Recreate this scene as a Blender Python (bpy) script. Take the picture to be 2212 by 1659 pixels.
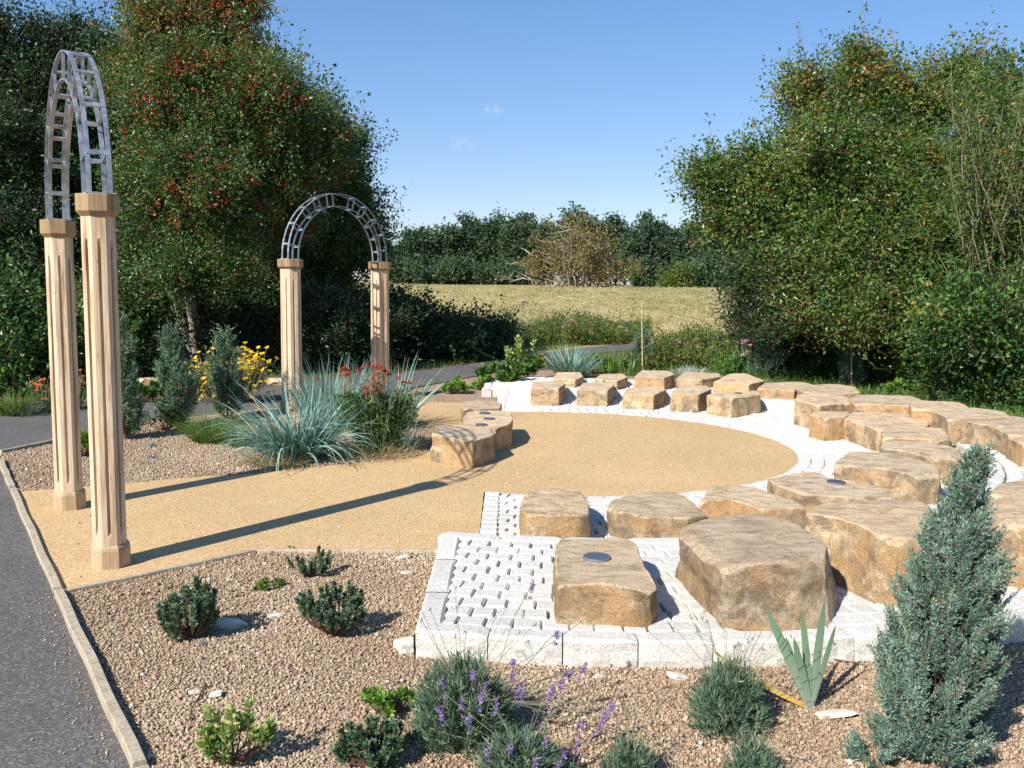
import bpy, math, random
import numpy as np
from mathutils import Vector, Matrix, noise, geometry

for o in list(bpy.data.objects): bpy.data.objects.remove(o)
scene = bpy.context.scene
COL = scene.collection
rad = math.radians

# ------------------------------------------------------------ camera
FPX, PITCH, ROLL, EYE = 1990.0, 0.110, 0.0125, 1.7      # focal length in px of a 2212 px wide frame
W0, H0 = 2212.0, 1659.0
cam_d = bpy.data.cameras.new('camera'); cam = bpy.data.objects.new('camera', cam_d); COL.objects.link(cam)
cam_d.sensor_width = 36.0; cam_d.lens = 36.0 * FPX / W0
cam_d.clip_start = 0.05; cam_d.clip_end = 3000
fw = Vector((0, math.cos(PITCH), -math.sin(PITCH))); rt = Vector((1, 0, 0)); up = rt.cross(fw)
cr, sr = math.cos(ROLL), math.sin(ROLL)
r2 = rt * cr + up * sr; u2 = -rt * sr + up * cr
CAMR = Matrix((r2, u2, -fw)).transposed()
cam.matrix_world = Matrix.Translation((0, 0, EYE)) @ CAMR.to_4x4()
scene.camera = cam

# ------------------------------------------------------------ world, sun, exposure
SUN_EL, SUN_DIR = rad(37.0), Vector((0.602, 0.798, 0))   # SUN_DIR: the way the light travels over the ground
world = bpy.data.worlds.new('World'); scene.world = world; world.use_nodes = True
wn = world.node_tree; wn.nodes.clear()
sky = wn.nodes.new('ShaderNodeTexSky'); sky.sky_type = 'NISHITA'; sky.sun_disc = False
sky.sun_elevation = SUN_EL; sky.sun_rotation = math.atan2(-SUN_DIR.x, -SUN_DIR.y)
sky.air_density = 1.0; sky.dust_density = 0.15; sky.ozone_density = 2.2; sky.altitude = 100
hsv = wn.nodes.new('ShaderNodeHueSaturation'); hsv.inputs['Saturation'].default_value = 1.30
bg = wn.nodes.new('ShaderNodeBackground'); bg.inputs[1].default_value = 0.128
wo = wn.nodes.new('ShaderNodeOutputWorld')
tint = wn.nodes.new('ShaderNodeMix'); tint.data_type = 'RGBA'; tint.blend_type = 'MULTIPLY'; tint.inputs[0].default_value = 1.0; tint.inputs[7].default_value = (1.03, 1.07, 1.30, 1)
wn.links.new(sky.outputs[0], hsv.inputs['Color']); gm = wn.nodes.new('ShaderNodeGamma'); gm.inputs[1].default_value = 0.68; wn.links.new(hsv.outputs[0], gm.inputs[0]); wn.links.new(gm.outputs[0], tint.inputs[6]); wn.links.new(tint.outputs[2], bg.inputs[0]); wn.links.new(bg.outputs[0], wo.inputs[0])
sl = bpy.data.lights.new('sun', 'SUN'); sl.energy = 5.0; sl.angle = rad(0.53); sl.color = (1.0, 0.945, 0.86)
so = bpy.data.objects.new('sun', sl); COL.objects.link(so)
ldir = Vector((SUN_DIR.x * math.cos(SUN_EL), SUN_DIR.y * math.cos(SUN_EL), -math.sin(SUN_EL)))
so.rotation_euler = ldir.to_track_quat('-Z', 'Y').to_euler(); so.location = (-20, -20, 30)
scene.view_settings.view_transform = 'Standard'; scene.view_settings.look = 'None'
scene.view_settings.exposure = 0.62; scene.view_settings.gamma = 1.0
scene.render.engine = 'CYCLES'
scene.cycles.max_bounces = 6; scene.cycles.diffuse_bounces = 2; scene.cycles.glossy_bounces = 2
scene.cycles.transmission_bounces = 3; scene.cycles.transparent_max_bounces = 4

# ------------------------------------------------------------ helpers
def ray(u, v):
    d = CAMR @ Vector((u - W0 / 2, -(v - H0 / 2), -FPX)); return d
def at(u, v, z=0.0):                  # where the sight line meets height z
    d = ray(u, v); t = (z - EYE) / d.z
    return Vector((d.x * t, d.y * t, z))
def wp(u, v, Y):                      # where the sight line meets depth Y
    d = ray(u, v); t = Y / d.y
    return Vector((d.x * t, Y, EYE + d.z * t))
def R(seed): return np.random.default_rng(seed)

class MB:
    def __init__(s): s.v = []; s.f = {3: [], 4: []}; s.r = {3: [], 4: []}; s.n = 0
    def add(s, v, f, rnd=0.5):
        v = np.asarray(v, np.float32).reshape(-1, 3); f = np.asarray(f, np.int64)
        k = f.shape[1]; s.v.append(v); s.f[k].append(f + s.n); s.n += len(v)
        s.r[k].append(np.broadcast_to(np.asarray(rnd, np.float32), (len(f),)).copy())
    def build(s, name, mat, parent=None, smooth=False, loc=None):
        v = np.concatenate(s.v)
        if loc is None: loc = parent.matrix_world.translation if parent is not None else Vector((0, 0, 0))
        v = v - np.array(loc, np.float32)
        me = bpy.data.meshes.new(name)
        tot = []; idx = []; rr = []
        for k in (3, 4):
            if s.f[k]:
                f = np.concatenate(s.f[k]); idx.append(f.ravel()); tot.append(np.full(len(f), k)); rr.append(np.concatenate(s.r[k]))
        idx = np.concatenate(idx); tot = np.concatenate(tot); rr = np.concatenate(rr)
        me.vertices.add(len(v)); me.vertices.foreach_set('co', v.ravel())
        me.loops.add(len(idx)); me.loops.foreach_set('vertex_index', idx.astype(np.int32))
        me.polygons.add(len(tot)); st = np.concatenate([[0], np.cumsum(tot)[:-1]])
        me.polygons.foreach_set('loop_start', st.astype(np.int32)); me.polygons.foreach_set('loop_total', tot.astype(np.int32))
        me.polygons.foreach_set('use_smooth', np.full(len(tot), smooth))
        a = me.attributes.new('rnd', 'FLOAT', 'FACE'); a.data.foreach_set('value', rr)
        me.update(calc_edges=True); me.materials.append(mat)
        o = bpy.data.objects.new(name, me); COL.objects.link(o)
        if parent is not None:
            o.parent = parent; o.location = (0, 0, 0)
            if loc is not None and (Vector(loc) - parent.matrix_world.translation).length > 1e-6:
                o.location = Vector(loc) - parent.matrix_world.translation
        else: o.location = loc; o.matrix_world = Matrix.Translation(loc)
        return o

def tag(o, label=None, cat=None, group=None, kind=None):
    if label: o['label'] = label
    if cat: o['category'] = cat
    if group: o['group'] = group
    if kind: o['kind'] = kind
    return o
def thing(name, loc, label, cat, group=None):
    e = bpy.data.objects.new(name, None); COL.objects.link(e); e.location = loc; e.empty_display_size = 0.1
    e.matrix_world = Matrix.Translation(loc)
    return tag(e, label, cat, group)

def unit(a): return a / np.maximum(np.linalg.norm(a, axis=-1, keepdims=True), 1e-9)
def perp(D, rng):
    q = rng.normal(size=D.shape); return unit(np.cross(D, q))
def add_leaves(mb, P, D, L, Wd, rng, rnd, fold=0.25, side=None):
    P = np.asarray(P, float); D = unit(np.asarray(D, float)); n = len(P)
    L = np.broadcast_to(L, (n,))[:, None]; Wd = np.broadcast_to(Wd, (n,))[:, None]
    S = perp(D, rng) if side is None else side; N = np.cross(D, S)
    m = P + D * L * 0.45
    v = np.stack([P, m + S * Wd * .5 + N * Wd * fold, P + D * L, m - S * Wd * .5 + N * Wd * fold], 1)
    f = np.arange(n * 4).reshape(n, 4)
    mb.add(v.reshape(-1, 3), f, rnd)
def add_blades(mb, P, D, L, Wd, droop, rng, rnd, segs=5, taper=1.0):
    """grass-like strips that start along D and bend down by droop"""
    P = np.asarray(P, float); D = unit(np.asarray(D, float)); n = len(P)
    L = np.broadcast_to(L, (n,)); Wd = np.broadcast_to(Wd, (n,)); droop = np.broadcast_to(droop, (n,))
    S = unit(np.cross(D, np.array([0, 0, 1.0])) + rng.normal(size=(n, 3)) * .35)
    p = P.copy(); d = D.copy(); vs = []
    for k in range(segs + 1):
        t = k / segs; w = Wd * (1 - t ** 1.6 * taper) * (0.55 + .45 * min(1, t * 4)) * .5
        vs.append(p - S * w[:, None]); vs.append(p + S * w[:, None])
        d = unit(d + np.array([0, 0, -1.0]) * (droop / segs * (0.3 + 1.6 * t))[:, None])
        p = p + d * (L / segs)[:, None]
    v = np.stack(vs, 1); K = 2 * (segs + 1)
    base = (np.arange(n) * K)[:, None]
    f = np.concatenate([base + np.array([2 * k, 2 * k + 1, 2 * k + 3, 2 * k + 2]) for k in range(segs)], 0)
    mb.add(v.reshape(-1, 3), f, np.tile(np.broadcast_to(rnd, (n,)), segs))
def add_tube(mb, pts, radii, sides=7, rnd=0.5):
    pts = [Vector(p) for p in pts]; n = len(pts); v = []
    a = None
    for i, p in enumerate(pts):
        d = (pts[min(i + 1, n - 1)] - pts[max(i - 1, 0)]).normalized()
        if a is None: a = d.orthogonal().normalized()
        a = (a - d * a.dot(d)).normalized(); b = d.cross(a)
        for k in range(sides):
            t = 2 * math.pi * k / sides; v.append(p + (a * math.cos(t) + b * math.sin(t)) * radii[i])
    f = [[i * sides + k, i * sides + (k + 1) % sides, (i + 1) * sides + (k + 1) % sides, (i + 1) * sides + k] for i in range(n - 1) for k in range(sides)]
    mb.add([tuple(x) for x in v], f, rnd)
    c = [tuple(pts[0]), tuple(pts[-1])]
    top = [tuple(v[(n - 1) * sides + k]) for k in range(sides)] + [c[1]]
    mb.add(top, [[k, (k + 1) % sides, sides] for k in range(sides)], rnd)
def wiggle(a, b, n, amp, rng):
    a = np.array(a, float); b = np.array(b, float); out = []
    off = np.zeros(3); L = np.linalg.norm(b - a)
    for i in range(n + 1):
        t = i / n; out.append(a + (b - a) * t + off * math.sin(math.pi * min(t * 1.0, 1)) ); off = off + rng.normal(size=3) * amp * L / n * 2
    return out
def add_twigs(mb, A, B, r, rnd=0.5):
    """many thin three-sided sticks A->B"""
    A = np.asarray(A, float); B = np.asarray(B, float); n = len(A)
    d = unit(B - A); s = unit(np.cross(d, np.array([.3, .5, .8]))); q = np.cross(d, s)
    r = np.broadcast_to(r, (n,))[:, None]; vs = []
    for P, k in ((A, 1.0), (B, .5)):
        for t in (0, 2.094, 4.189): vs.append(P + (s * math.cos(t) + q * math.sin(t)) * r * k)
    v = np.stack(vs, 1); b = (np.arange(n) * 6)[:, None]
    f = np.concatenate([b + np.array(x) for x in ([0, 1, 4, 3], [1, 2, 5, 4], [2, 0, 3, 5])], 0)
    mb.add(v.reshape(-1, 3), f, np.tile(np.broadcast_to(rnd, (n,)), 3))

# ------------------------------------------------------------ materials
def newmat(name):
    m = bpy.data.materials.new(name); m.use_nodes = True; nt = m.node_tree; nt.nodes.clear()
    out = nt.nodes.new('ShaderNodeOutputMaterial'); b = nt.nodes.new('ShaderNodeBsdfPrincipled')
    nt.links.new(b.outputs[0], out.inputs[0]); return m, nt, b, out
def ramp(nt, fac, stops, interp='LINEAR'):
    r = nt.nodes.new('ShaderNodeValToRGB'); r.color_ramp.interpolation = interp
    e = r.color_ramp.elements
    while len(e) < len(stops): e.new(0.5)
    for i, (p, c) in enumerate(stops):
        e[i].position = p; e[i].color = (*c, 1) if len(c) == 3 else c
    nt.links.new(fac, r.inputs[0]); return r.outputs[0]
def coords(nt, scale=(1, 1, 1), rand=0.0, kind='Object'):
    tc = nt.nodes.new('ShaderNodeTexCoord'); mp = nt.nodes.new('ShaderNodeMapping'); mp.inputs['Scale'].default_value = scale
    src = tc.outputs[kind]
    if rand:
        oi = nt.nodes.new('ShaderNodeObjectInfo'); ml = nt.nodes.new('ShaderNodeMath'); ml.operation = 'MULTIPLY'; ml.inputs[1].default_value = rand
        nt.links.new(oi.outputs['Random'], ml.inputs[0]); va = nt.nodes.new('ShaderNodeVectorMath'); va.operation = 'ADD'
        nt.links.new(src, va.inputs[0]); nt.links.new(ml.outputs[0], va.inputs[1]); src = va.outputs[0]
    nt.links.new(src, mp.inputs[0]); return mp.outputs[0]
def nz(nt, vec, scale, detail=4, rough=.55, dist=0.0):
    n = nt.nodes.new('ShaderNodeTexNoise'); n.inputs['Scale'].default_value = scale; n.inputs['Detail'].default_value = detail
    n.inputs['Roughness'].default_value = rough; n.inputs['Distortion'].default_value = dist
    nt.links.new(vec, n.inputs['Vector']); return n.outputs['Fac']
def vor(nt, vec, scale, feat='F1', out='Distance'):
    n = nt.nodes.new('ShaderNodeTexVoronoi'); n.feature = feat; n.inputs['Scale'].default_value = scale
    nt.links.new(vec, n.inputs['Vector']); return n.outputs[out]
def mixc(nt, fac, a, b, mode='MIX'):
    m = nt.nodes.new('ShaderNodeMix'); m.data_type = 'RGBA'; m.blend_type = mode
    for s, x in ((m.inputs[0], fac), (m.inputs[6], a), (m.inputs[7], b)):
        if hasattr(x, 'links'): nt.links.new(x, s)
        elif isinstance(x, tuple): s.default_value = (*x, 1) if len(x) == 3 else x
        else: s.default_value = x
    return m.outputs[2]
def math_(nt, op, a, b=0.0):
    m = nt.nodes.new('ShaderNodeMath'); m.operation = op
    for s, x in ((m.inputs[0], a), (m.inputs[1], b)):
        if hasattr(x, 'links'): nt.links.new(x, s)
        else: s.default_value = x
    return m.outputs[0]
def bump(nt, bsdf, h, strength=.5, dist=.01, prev=None):
    b = nt.nodes.new('ShaderNodeBump'); b.inputs['Strength'].default_value = strength; b.inputs['Distance'].default_value = dist
    nt.links.new(h, b.inputs['Height'])
    if prev is not None: nt.links.new(prev, b.inputs['Normal'])
    nt.links.new(b.outputs[0], bsdf.inputs['Normal']); return b.outputs[0]
def attr(nt, name='rnd'):
    a = nt.nodes.new('ShaderNodeAttribute'); a.attribute_name = name; return a.outputs['Fac']


def cloud(prev, u, v, size, strength):         # two faint puffs of cloud high in the blue
    d = (Matrix.Rotation(0, 3, 'X') @ ray(u, v)).normalized(); tc = wn.nodes.new('ShaderNodeTexCoord'); df = wn.nodes.new('ShaderNodeVectorMath'); df.operation = 'SUBTRACT'
    wn.links.new(tc.outputs['Generated'], df.inputs[0]); df.inputs[1].default_value = d
    sc_ = wn.nodes.new('ShaderNodeVectorMath'); sc_.operation = 'MULTIPLY'; sc_.inputs[1].default_value = (1, 1, 1.7); wn.links.new(df.outputs[0], sc_.inputs[0])
    ns = wn.nodes.new('ShaderNodeTexNoise'); ns.inputs['Scale'].default_value = 160; ns.inputs['Detail'].default_value = 5; wn.links.new(tc.outputs['Generated'], ns.inputs['Vector'])
    ln = wn.nodes.new('ShaderNodeVectorMath'); ln.operation = 'LENGTH'; wn.links.new(sc_.outputs[0], ln.inputs[0])
    a = math_(wn, 'SUBTRACT', 1.0, math_(wn, 'DIVIDE', ln.outputs['Value'], size)); a = math_(wn, 'MULTIPLY', math_(wn, 'MAXIMUM', a, 0.0), math_(wn, 'POWER', math_(wn, 'MULTIPLY', ns.outputs['Fac'], 1.6), 4.0))
    a = math_(wn, 'MINIMUM', math_(wn, 'MULTIPLY', a, strength), .8)
    return mixc(wn, a, prev, (5.6, 5.0, 5.6))
wn.links.new(cloud(cloud(tint.outputs[2], 1066, 238, .012, .45), 996, 309, .020, .16), bg.inputs[0])

def leafmat(name, stops, rough=.5, transl=.22, spec=.35, tmul=1.6):
    m, nt, b, out = newmat(name)
    c = ramp(nt, attr(nt), stops)
    nt.links.new(c, b.inputs['Base Color']); b.inputs['Roughness'].default_value = rough; b.inputs['Specular IOR Level'].default_value = spec
    t = nt.nodes.new('ShaderNodeBsdfTranslucent'); tc = mixc(nt, 1.0, c, (tmul, tmul * 1.05, tmul * .45), 'MULTIPLY'); nt.links.new(tc, t.inputs[0])
    mx = nt.nodes.new('ShaderNodeMixShader'); mx.inputs[0].default_value = transl
    nt.links.new(b.outputs[0], mx.inputs[1]); nt.links.new(t.outputs[0], mx.inputs[2]); nt.links.new(mx.outputs[0], out.inputs[0])
    return m
def plain(name, c, rough=.6, metal=0.0, bumpn=None, var=.0):
    m, nt, b, out = newmat(name); b.inputs['Roughness'].default_value = rough; b.inputs['Metallic'].default_value = metal
    v = coords(nt, rand=37)
    n = nz(nt, v, 25 if bumpn is None else bumpn, 5)
    col = mixc(nt, n, tuple(x * (1 - var) for x in c), tuple(min(1, x * (1 + var)) for x in c)); nt.links.new(col, b.inputs['Base Color'])
    bump(nt, b, n, .3, .004); return m

def m_stone():
    m, nt, b, out = newmat('sandstone'); v = coords(nt, rand=91)
    vs = coords(nt, (1, 1, 3.0), rand=91)
    n1 = nz(nt, v, 2.6, 8, .6, .4); n2 = nz(nt, vs, 6, 10, .65, .5); n3 = nz(nt, v, 38, 8, .75)
    base = ramp(nt, n1, [(.36, (.27, .215, .155)), (.46, (.39, .305, .205)), (.55, (.45, .34, .21)), (.64, (.50, .435, .33))])
    c = mixc(nt, ramp(nt, n2, [(.50, (0, 0, 0)), (.66, (1, 1, 1))]), base, (.40, .26, .14))
    n4 = nz(nt, v, 4.5, 9, .7, .8)
    c = mixc(nt, ramp(nt, n4, [(.48, (0, 0, 0)), (.58, (.8, .8, .8))]), c, (.19, .15, .11))
    n7 = nz(nt, v, 8, 10, .75, .6)
    c = mixc(nt, ramp(nt, n7, [(.52, (0, 0, 0)), (.62, (.7, .7, .7))]), c, (.58, .51, .40))
    # sides carry more rust; upward-facing parts mix towards a paler tone
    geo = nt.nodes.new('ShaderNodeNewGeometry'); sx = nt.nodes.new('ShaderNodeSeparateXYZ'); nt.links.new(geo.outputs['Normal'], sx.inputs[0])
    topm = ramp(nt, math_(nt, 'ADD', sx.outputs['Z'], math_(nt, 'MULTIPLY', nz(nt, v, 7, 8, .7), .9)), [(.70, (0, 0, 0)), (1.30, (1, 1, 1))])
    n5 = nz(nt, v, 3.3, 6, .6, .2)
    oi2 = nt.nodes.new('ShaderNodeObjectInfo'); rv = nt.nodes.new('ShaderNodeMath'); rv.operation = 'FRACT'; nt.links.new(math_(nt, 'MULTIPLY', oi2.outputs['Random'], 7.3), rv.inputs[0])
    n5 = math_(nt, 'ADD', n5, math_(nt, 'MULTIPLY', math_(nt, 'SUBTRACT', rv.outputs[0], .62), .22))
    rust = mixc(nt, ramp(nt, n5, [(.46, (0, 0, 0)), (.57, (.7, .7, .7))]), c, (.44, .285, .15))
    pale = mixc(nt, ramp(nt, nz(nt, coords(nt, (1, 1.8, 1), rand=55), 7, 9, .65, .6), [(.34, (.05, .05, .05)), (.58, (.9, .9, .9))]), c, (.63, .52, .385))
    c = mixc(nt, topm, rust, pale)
    sp = ramp(nt, nz(nt, v, 130, 3, .6), [(.36, (.55, .52, .48)), (.5, (1, 1, 1)), (.68, (1.12, 1.1, 1.05))])
    c = mixc(nt, .8, c, sp, 'MULTIPLY')
    oi = nt.nodes.new('ShaderNodeObjectInfo')
    c = mixc(nt, 1.0, c, ramp(nt, oi.outputs['Random'], [(0, (1.25, 1.19, 1.12)), (.35, (1.46, 1.35, 1.18)), (.65, (1.38, 1.32, 1.24)), (1, (1.58, 1.44, 1.24))]), 'MULTIPLY')
    c = mixc(nt, ramp(nt, vor(nt, v, 34), [(.05, (.7, .7, .7)), (.12, (0, 0, 0))]), c, (.16, .115, .075))
    nt.links.new(c, b.inputs['Base Color']); b.inputs['Roughness'].default_value = .95; b.inputs['Specular IOR Level'].default_value = .15
    p = bump(nt, b, nz(nt, v, 7, 14, .74, .4), 1.0, .07)
    p = bump(nt, b, ramp(nt, vor(nt, coords(nt, (1, 1, 1.6), rand=91), 26), [(0, (0, 0, 0)), (.35, (1, 1, 1))]), .12, .008, p)
    bump(nt, b, n3, .75, .012, p); return m
def m_granite():
    m, nt, b, out = newmat('pale_granite'); v = coords(nt)
    n = nz(nt, v, 150, 4, .75); n2 = nz(nt, v, 1.3, 4)
    c = ramp(nt, n, [(.37, (.32, .31, .295)), (.45, (.68, .66, .615)), (.56, (.81, .78, .715))])
    c = mixc(nt, .7, c, ramp(nt, n2, [(.3, (.88, .87, .85)), (.7, (1, 1, 1))]), 'MULTIPLY')
    c = mixc(nt, ramp(nt, nz(nt, v, 14, 8, .7), [(.62, (0, 0, 0)), (.78, (.35, .35, .35))]), c, (.55, .45, .33))
    a = attr(nt); c = mixc(nt, 1.0, c, ramp(nt, a, [(0, (.95, .94, .93)), (1, (1.06, 1.05, 1.04))]), 'MULTIPLY')
    nt.links.new(c, b.inputs['Base Color']); b.inputs['Roughness'].default_value = .9; b.inputs['Specular IOR Level'].default_value = .2
    p = bump(nt, b, nz(nt, v, 34, 8, .75), .9, .016); bump(nt, b, n, .4, .004, p); return m
def m_gold():
    m, nt, b, out = newmat('golden_bound_gravel'); v = coords(nt)
    vc = vor(nt, v, 150, 'F1', 'Color'); sx = nt.nodes.new('ShaderNodeSeparateColor'); nt.links.new(vc, sx.inputs[0])
    c = ramp(nt, sx.outputs[0], [(0, (.33, .205, .09)), (.25, (.47, .31, .15)), (.7, (.56, .385, .195)), (1, (.72, .56, .34))])
    c = mixc(nt, .8, c, ramp(nt, nz(nt, v, .7, 6, .6), [(.35, (.93, .92, .90)), (.65, (1.07, 1.06, 1.05))]), 'MULTIPLY')
    c = mixc(nt, ramp(nt, nz(nt, v, 6, 6, .7), [(.55, (0, 0, 0)), (.8, (.5, .5, .5))]), c, (.40, .29, .16))
    # dark crumbs trodden over the surface
    vd = vor(nt, v, 13, 'F1'); vcol = vor(nt, v, 13, 'F1', 'Color'); s2 = nt.nodes.new('ShaderNodeSeparateColor'); nt.links.new(vcol, s2.inputs[0])
    dk = math_(nt, 'LESS_THAN', vd, math_(nt, 'MULTIPLY', math_(nt, 'POWER', s2.outputs[0], 6.0), .12))
    c = mixc(nt, dk, c, (.13, .09, .05))
    nt.links.new(c, b.inputs['Base Color']); b.inputs['Roughness'].default_value = .95; b.inputs['Specular IOR Level'].default_value = .1
    bump(nt, b, vor(nt, v, 150), -.5, .006); return m
def m_asphalt():
    m, nt, b, out = newmat('asphalt'); v = coords(nt)
    vc = vor(nt, v, 120, 'F1', 'Color'); sx = nt.nodes.new('ShaderNodeSeparateColor'); nt.links.new(vc, sx.inputs[0])
    c = ramp(nt, sx.outputs[0], [(0, (.075, .070, .066)), (.8, (.130, .121, .113)), (1, (.22, .21, .195))])
    c = mixc(nt, .9, c, ramp(nt, nz(nt, v, 1.1, 7, .62), [(.3, (.85, .85, .87)), (.7, (1.16, 1.15, 1.13))]), 'MULTIPLY')
    vd = vor(nt, v, 16, 'F1'); vcol = vor(nt, v, 16, 'F1', 'Color'); s2 = nt.nodes.new('ShaderNodeSeparateColor'); nt.links.new(vcol, s2.inputs[0])
    dk = math_(nt, 'LESS_THAN', vd, math_(nt, 'MULTIPLY', math_(nt, 'POWER', s2.outputs[0], 9.0), .14))
    c = mixc(nt, dk, c, (.35, .27, .2))
    nt.links.new(c, b.inputs['Base Color']); b.inputs['Roughness'].default_value = .9; b.inputs['Specular IOR Level'].default_value = .25
    bump(nt, b, vor(nt, v, 120), -.8, .007); return m
def m_gravelbase():
    m, nt, b, out = newmat('gravel_bed'); v = coords(nt)
    vc = vor(nt, v, 62, 'F1', 'Color'); sx = nt.nodes.new('ShaderNodeSeparateColor'); nt.links.new(vc, sx.inputs[0])
    c = ramp(nt, sx.outputs[0], [(0, (.26, .165, .10)), (.4, (.42, .30, .195)), (.8, (.52, .385, .265)), (1, (.66, .56, .45))])
    d = vor(nt, v, 62); c = mixc(nt, 1.0, c, ramp(nt, d, [(.25, (1, 1, 1)), (.7, (.62, .58, .54))]), 'MULTIPLY')
    c = mixc(nt, .8, c, ramp(nt, nz(nt, v, 1.2, 6), [(.35, (.8, .78, .75)), (.65, (1.05, 1.05, 1.05))]), 'MULTIPLY')
    nt.links.new(c, b.inputs['Base Color']); b.inputs['Roughness'].default_value = .95; b.inputs['Specular IOR Level'].default_value = .15
    bump(nt, b, d, -1.0, .02); return m
def m_pebble():
    m, nt, b, out = newmat('pebble')
    c = ramp(nt, attr(nt), [(0, (.14, .092, .058)), (.18, (.26, .178, .115)), (.45, (.36, .262, .172)), (.75, (.43, .33, .225)), (.93, (.52, .43, .315)), (1, (.76, .71, .62))])
    nt.links.new(c, b.inputs['Base Color']); b.inputs['Roughness'].default_value = .85; b.inputs['Specular IOR Level'].default_value = .25; return m
def m_wood(name, dark, mid, light, crack=.0):
    m, nt, b, out = newmat(name); v = coords(nt, (9, 9, .55), rand=23); v2 = coords(nt, (30, 30, 1.2), rand=23)
    n = nz(nt, v, 2.2, 8, .6, .9); n2 = nz(nt, v2, 3, 6, .6)
    c = ramp(nt, n, [(.28, dark), (.45, mid), (.62, light), (.75, mid)])
    c = mixc(nt, .7, c, ramp(nt, n2, [(.32, (.66, .58, .52)), (.5, (1, 1, 1)), (.7, (1.07, 1.07, 1.07))]), 'MULTIPLY')
    if crack:
        n3 = nz(nt, coords(nt, (7, 7, .35), rand=71), 2.6, 3, .5, .6)
        c = mixc(nt, ramp(nt, n3, [(.497, (0, 0, 0)), (.503, (.85, .85, .85)), (.509, (0, 0, 0))]), c, (.12, .06, .04))
    nt.links.new(c, b.inputs['Base Color']); b.inputs['Roughness'].default_value = .75
    bump(nt, b, n2, .5, .004); return m
def m_steel():
    m, nt, b, out = newmat('galvanised_steel'); v = coords(nt); n = nz(nt, v, 18, 5, .6)
    nt.links.new(ramp(nt, n, [(.3, (.24, .25, .27)), (.7, (.52, .54, .57))]), b.inputs['Base Color'])
    b.inputs['Metallic'].default_value = .65; nt.links.new(ramp(nt, n, [(.3, (.28, .28, .28)), (.7, (.5, .5, .5))]), b.inputs['Roughness']); return m
def m_plaque():
    m, nt, b, out = newmat('plaque_metal'); v = coords(nt, kind='Object')
    vt = coords(nt, (55, 170, 1)); n = nz(nt, vt, 1.0, 2, .5)
    ln = nt.nodes.new('ShaderNodeVectorMath'); ln.operation = 'LENGTH'; nt.links.new(v, ln.inputs[0])
    c = ramp(nt, n, [(.45, (.085, .090, .115)), (.6, (.135, .14, .17))])
    ring = ramp(nt, ln.outputs['Value'], [(.066, (0, 0, 0)), (.067, (1, 1, 1)), (.070, (1, 1, 1)), (.071, (0, 0, 0))])
    c = mixc(nt, ring, c, (.22, .24, .30)); nt.links.new(c, b.inputs['Base Color'])
    b.inputs['Roughness'].default_value = .45; b.inputs['Metallic'].default_value = .3; return m
def m_field():
    m, nt, b, out = newmat('dry_grassland'); v = coords(nt); vx = coords(nt, (1, .35, 1))
    n = nz(nt, vx, 1.1, 10, .7, .5); n2 = nz(nt, vx, .12, 4, .6)
    c = ramp(nt, n, [(.34, (.18, .175, .06)), (.44, (.34, .285, .12)), (.56, (.46, .37, .18)), (.68, (.58, .475, .27))])
    c = mixc(nt, ramp(nt, n2, [(.44, (0, 0, 0)), (.66, (.45, .45, .45))]), c, (.12, .14, .035))
    nt.links.new(c, b.inputs['Base Color']); b.inputs['Roughness'].default_value = 1.0; b.inputs['Specular IOR Level'].default_value = .05
    bump(nt, b, n, 1.0, .25); return m
def m_soil():
    m, nt, b, out = newmat('soil'); v = coords(nt); n = nz(nt, v, 9, 10, .7)
    c = ramp(nt, n, [(.3, (.045, .03, .018)), (.55, (.12, .085, .05)), (.8, (.20, .15, .09))])
    nt.links.new(c, b.inputs['Base Color']); b.inputs['Roughness'].default_value = 1.0; bump(nt, b, n, 1.0, .05); return m

STONE, GRANITE, GOLD, ASPH, GRAVB, PEB = m_stone(), m_granite(), m_gold(), m_asphalt(), m_gravelbase(), m_pebble()
WOOD = m_wood('pale_oak', (.33, .20, .105), (.57, .415, .265), (.67, .535, .385), crack=1)
CAPW = m_wood('weathered_oak', (.17, .105, .05), (.27, .175, .085), (.36, .245, .13))
EDGEW = m_wood('treated_timber', (.27, .22, .14), (.40, .33, .23), (.48, .41, .30))
STEEL, PLAQ, FIELD, SOIL = m_steel(), m_plaque(), m_field(), m_soil()
BARK = plain('bark', (.14, .105, .07), .9, var=.4); PALEBARK = plain('pale_bark', (.34, .31, .25), .9, var=.35)
TWIG = plain('twig_brown', (.14, .08, .045), .9, var=.4); CANE = plain('bamboo_cane', (.56, .41, .23), .6, var=.2)
CHIP = plain('limestone_chip', (.60, .55, .46), .9, var=.2); SLATE = plain('slate_chip', (.10, .11, .14), .7, var=.3)
DEADLEAF = plain('dead_leaf', (.42, .16, .07), .8, var=.3)
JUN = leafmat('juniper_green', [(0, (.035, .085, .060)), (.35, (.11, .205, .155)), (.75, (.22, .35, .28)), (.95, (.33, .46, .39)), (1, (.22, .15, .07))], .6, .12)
JUND = leafmat('dark_juniper_green', [(0, (.034, .080, .045)), (.4, (.105, .19, .115)), (.85, (.20, .31, .20)), (1, (.16, .12, .06))], .6, .12)
LYME = leafmat('blue_grass', [(0, (.06, .13, .09)), (.35, (.13, .25, .21)), (.75, (.25, .40, .36)), (.93, (.36, .50, .46)), (1, (.48, .40, .22))], .5, .2)
LAVG = leafmat('lavender_green', [(0, (.042, .080, .045)), (.5, (.115, .18, .11)), (.85, (.21, .29, .20)), (1, (.31, .36, .27))], .6, .15)
LAVF = leafmat('lavender_flower', [(0, (.16, .09, .28)), (.6, (.30, .19, .48)), (1, (.45, .33, .62))], .6, .2)
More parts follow.
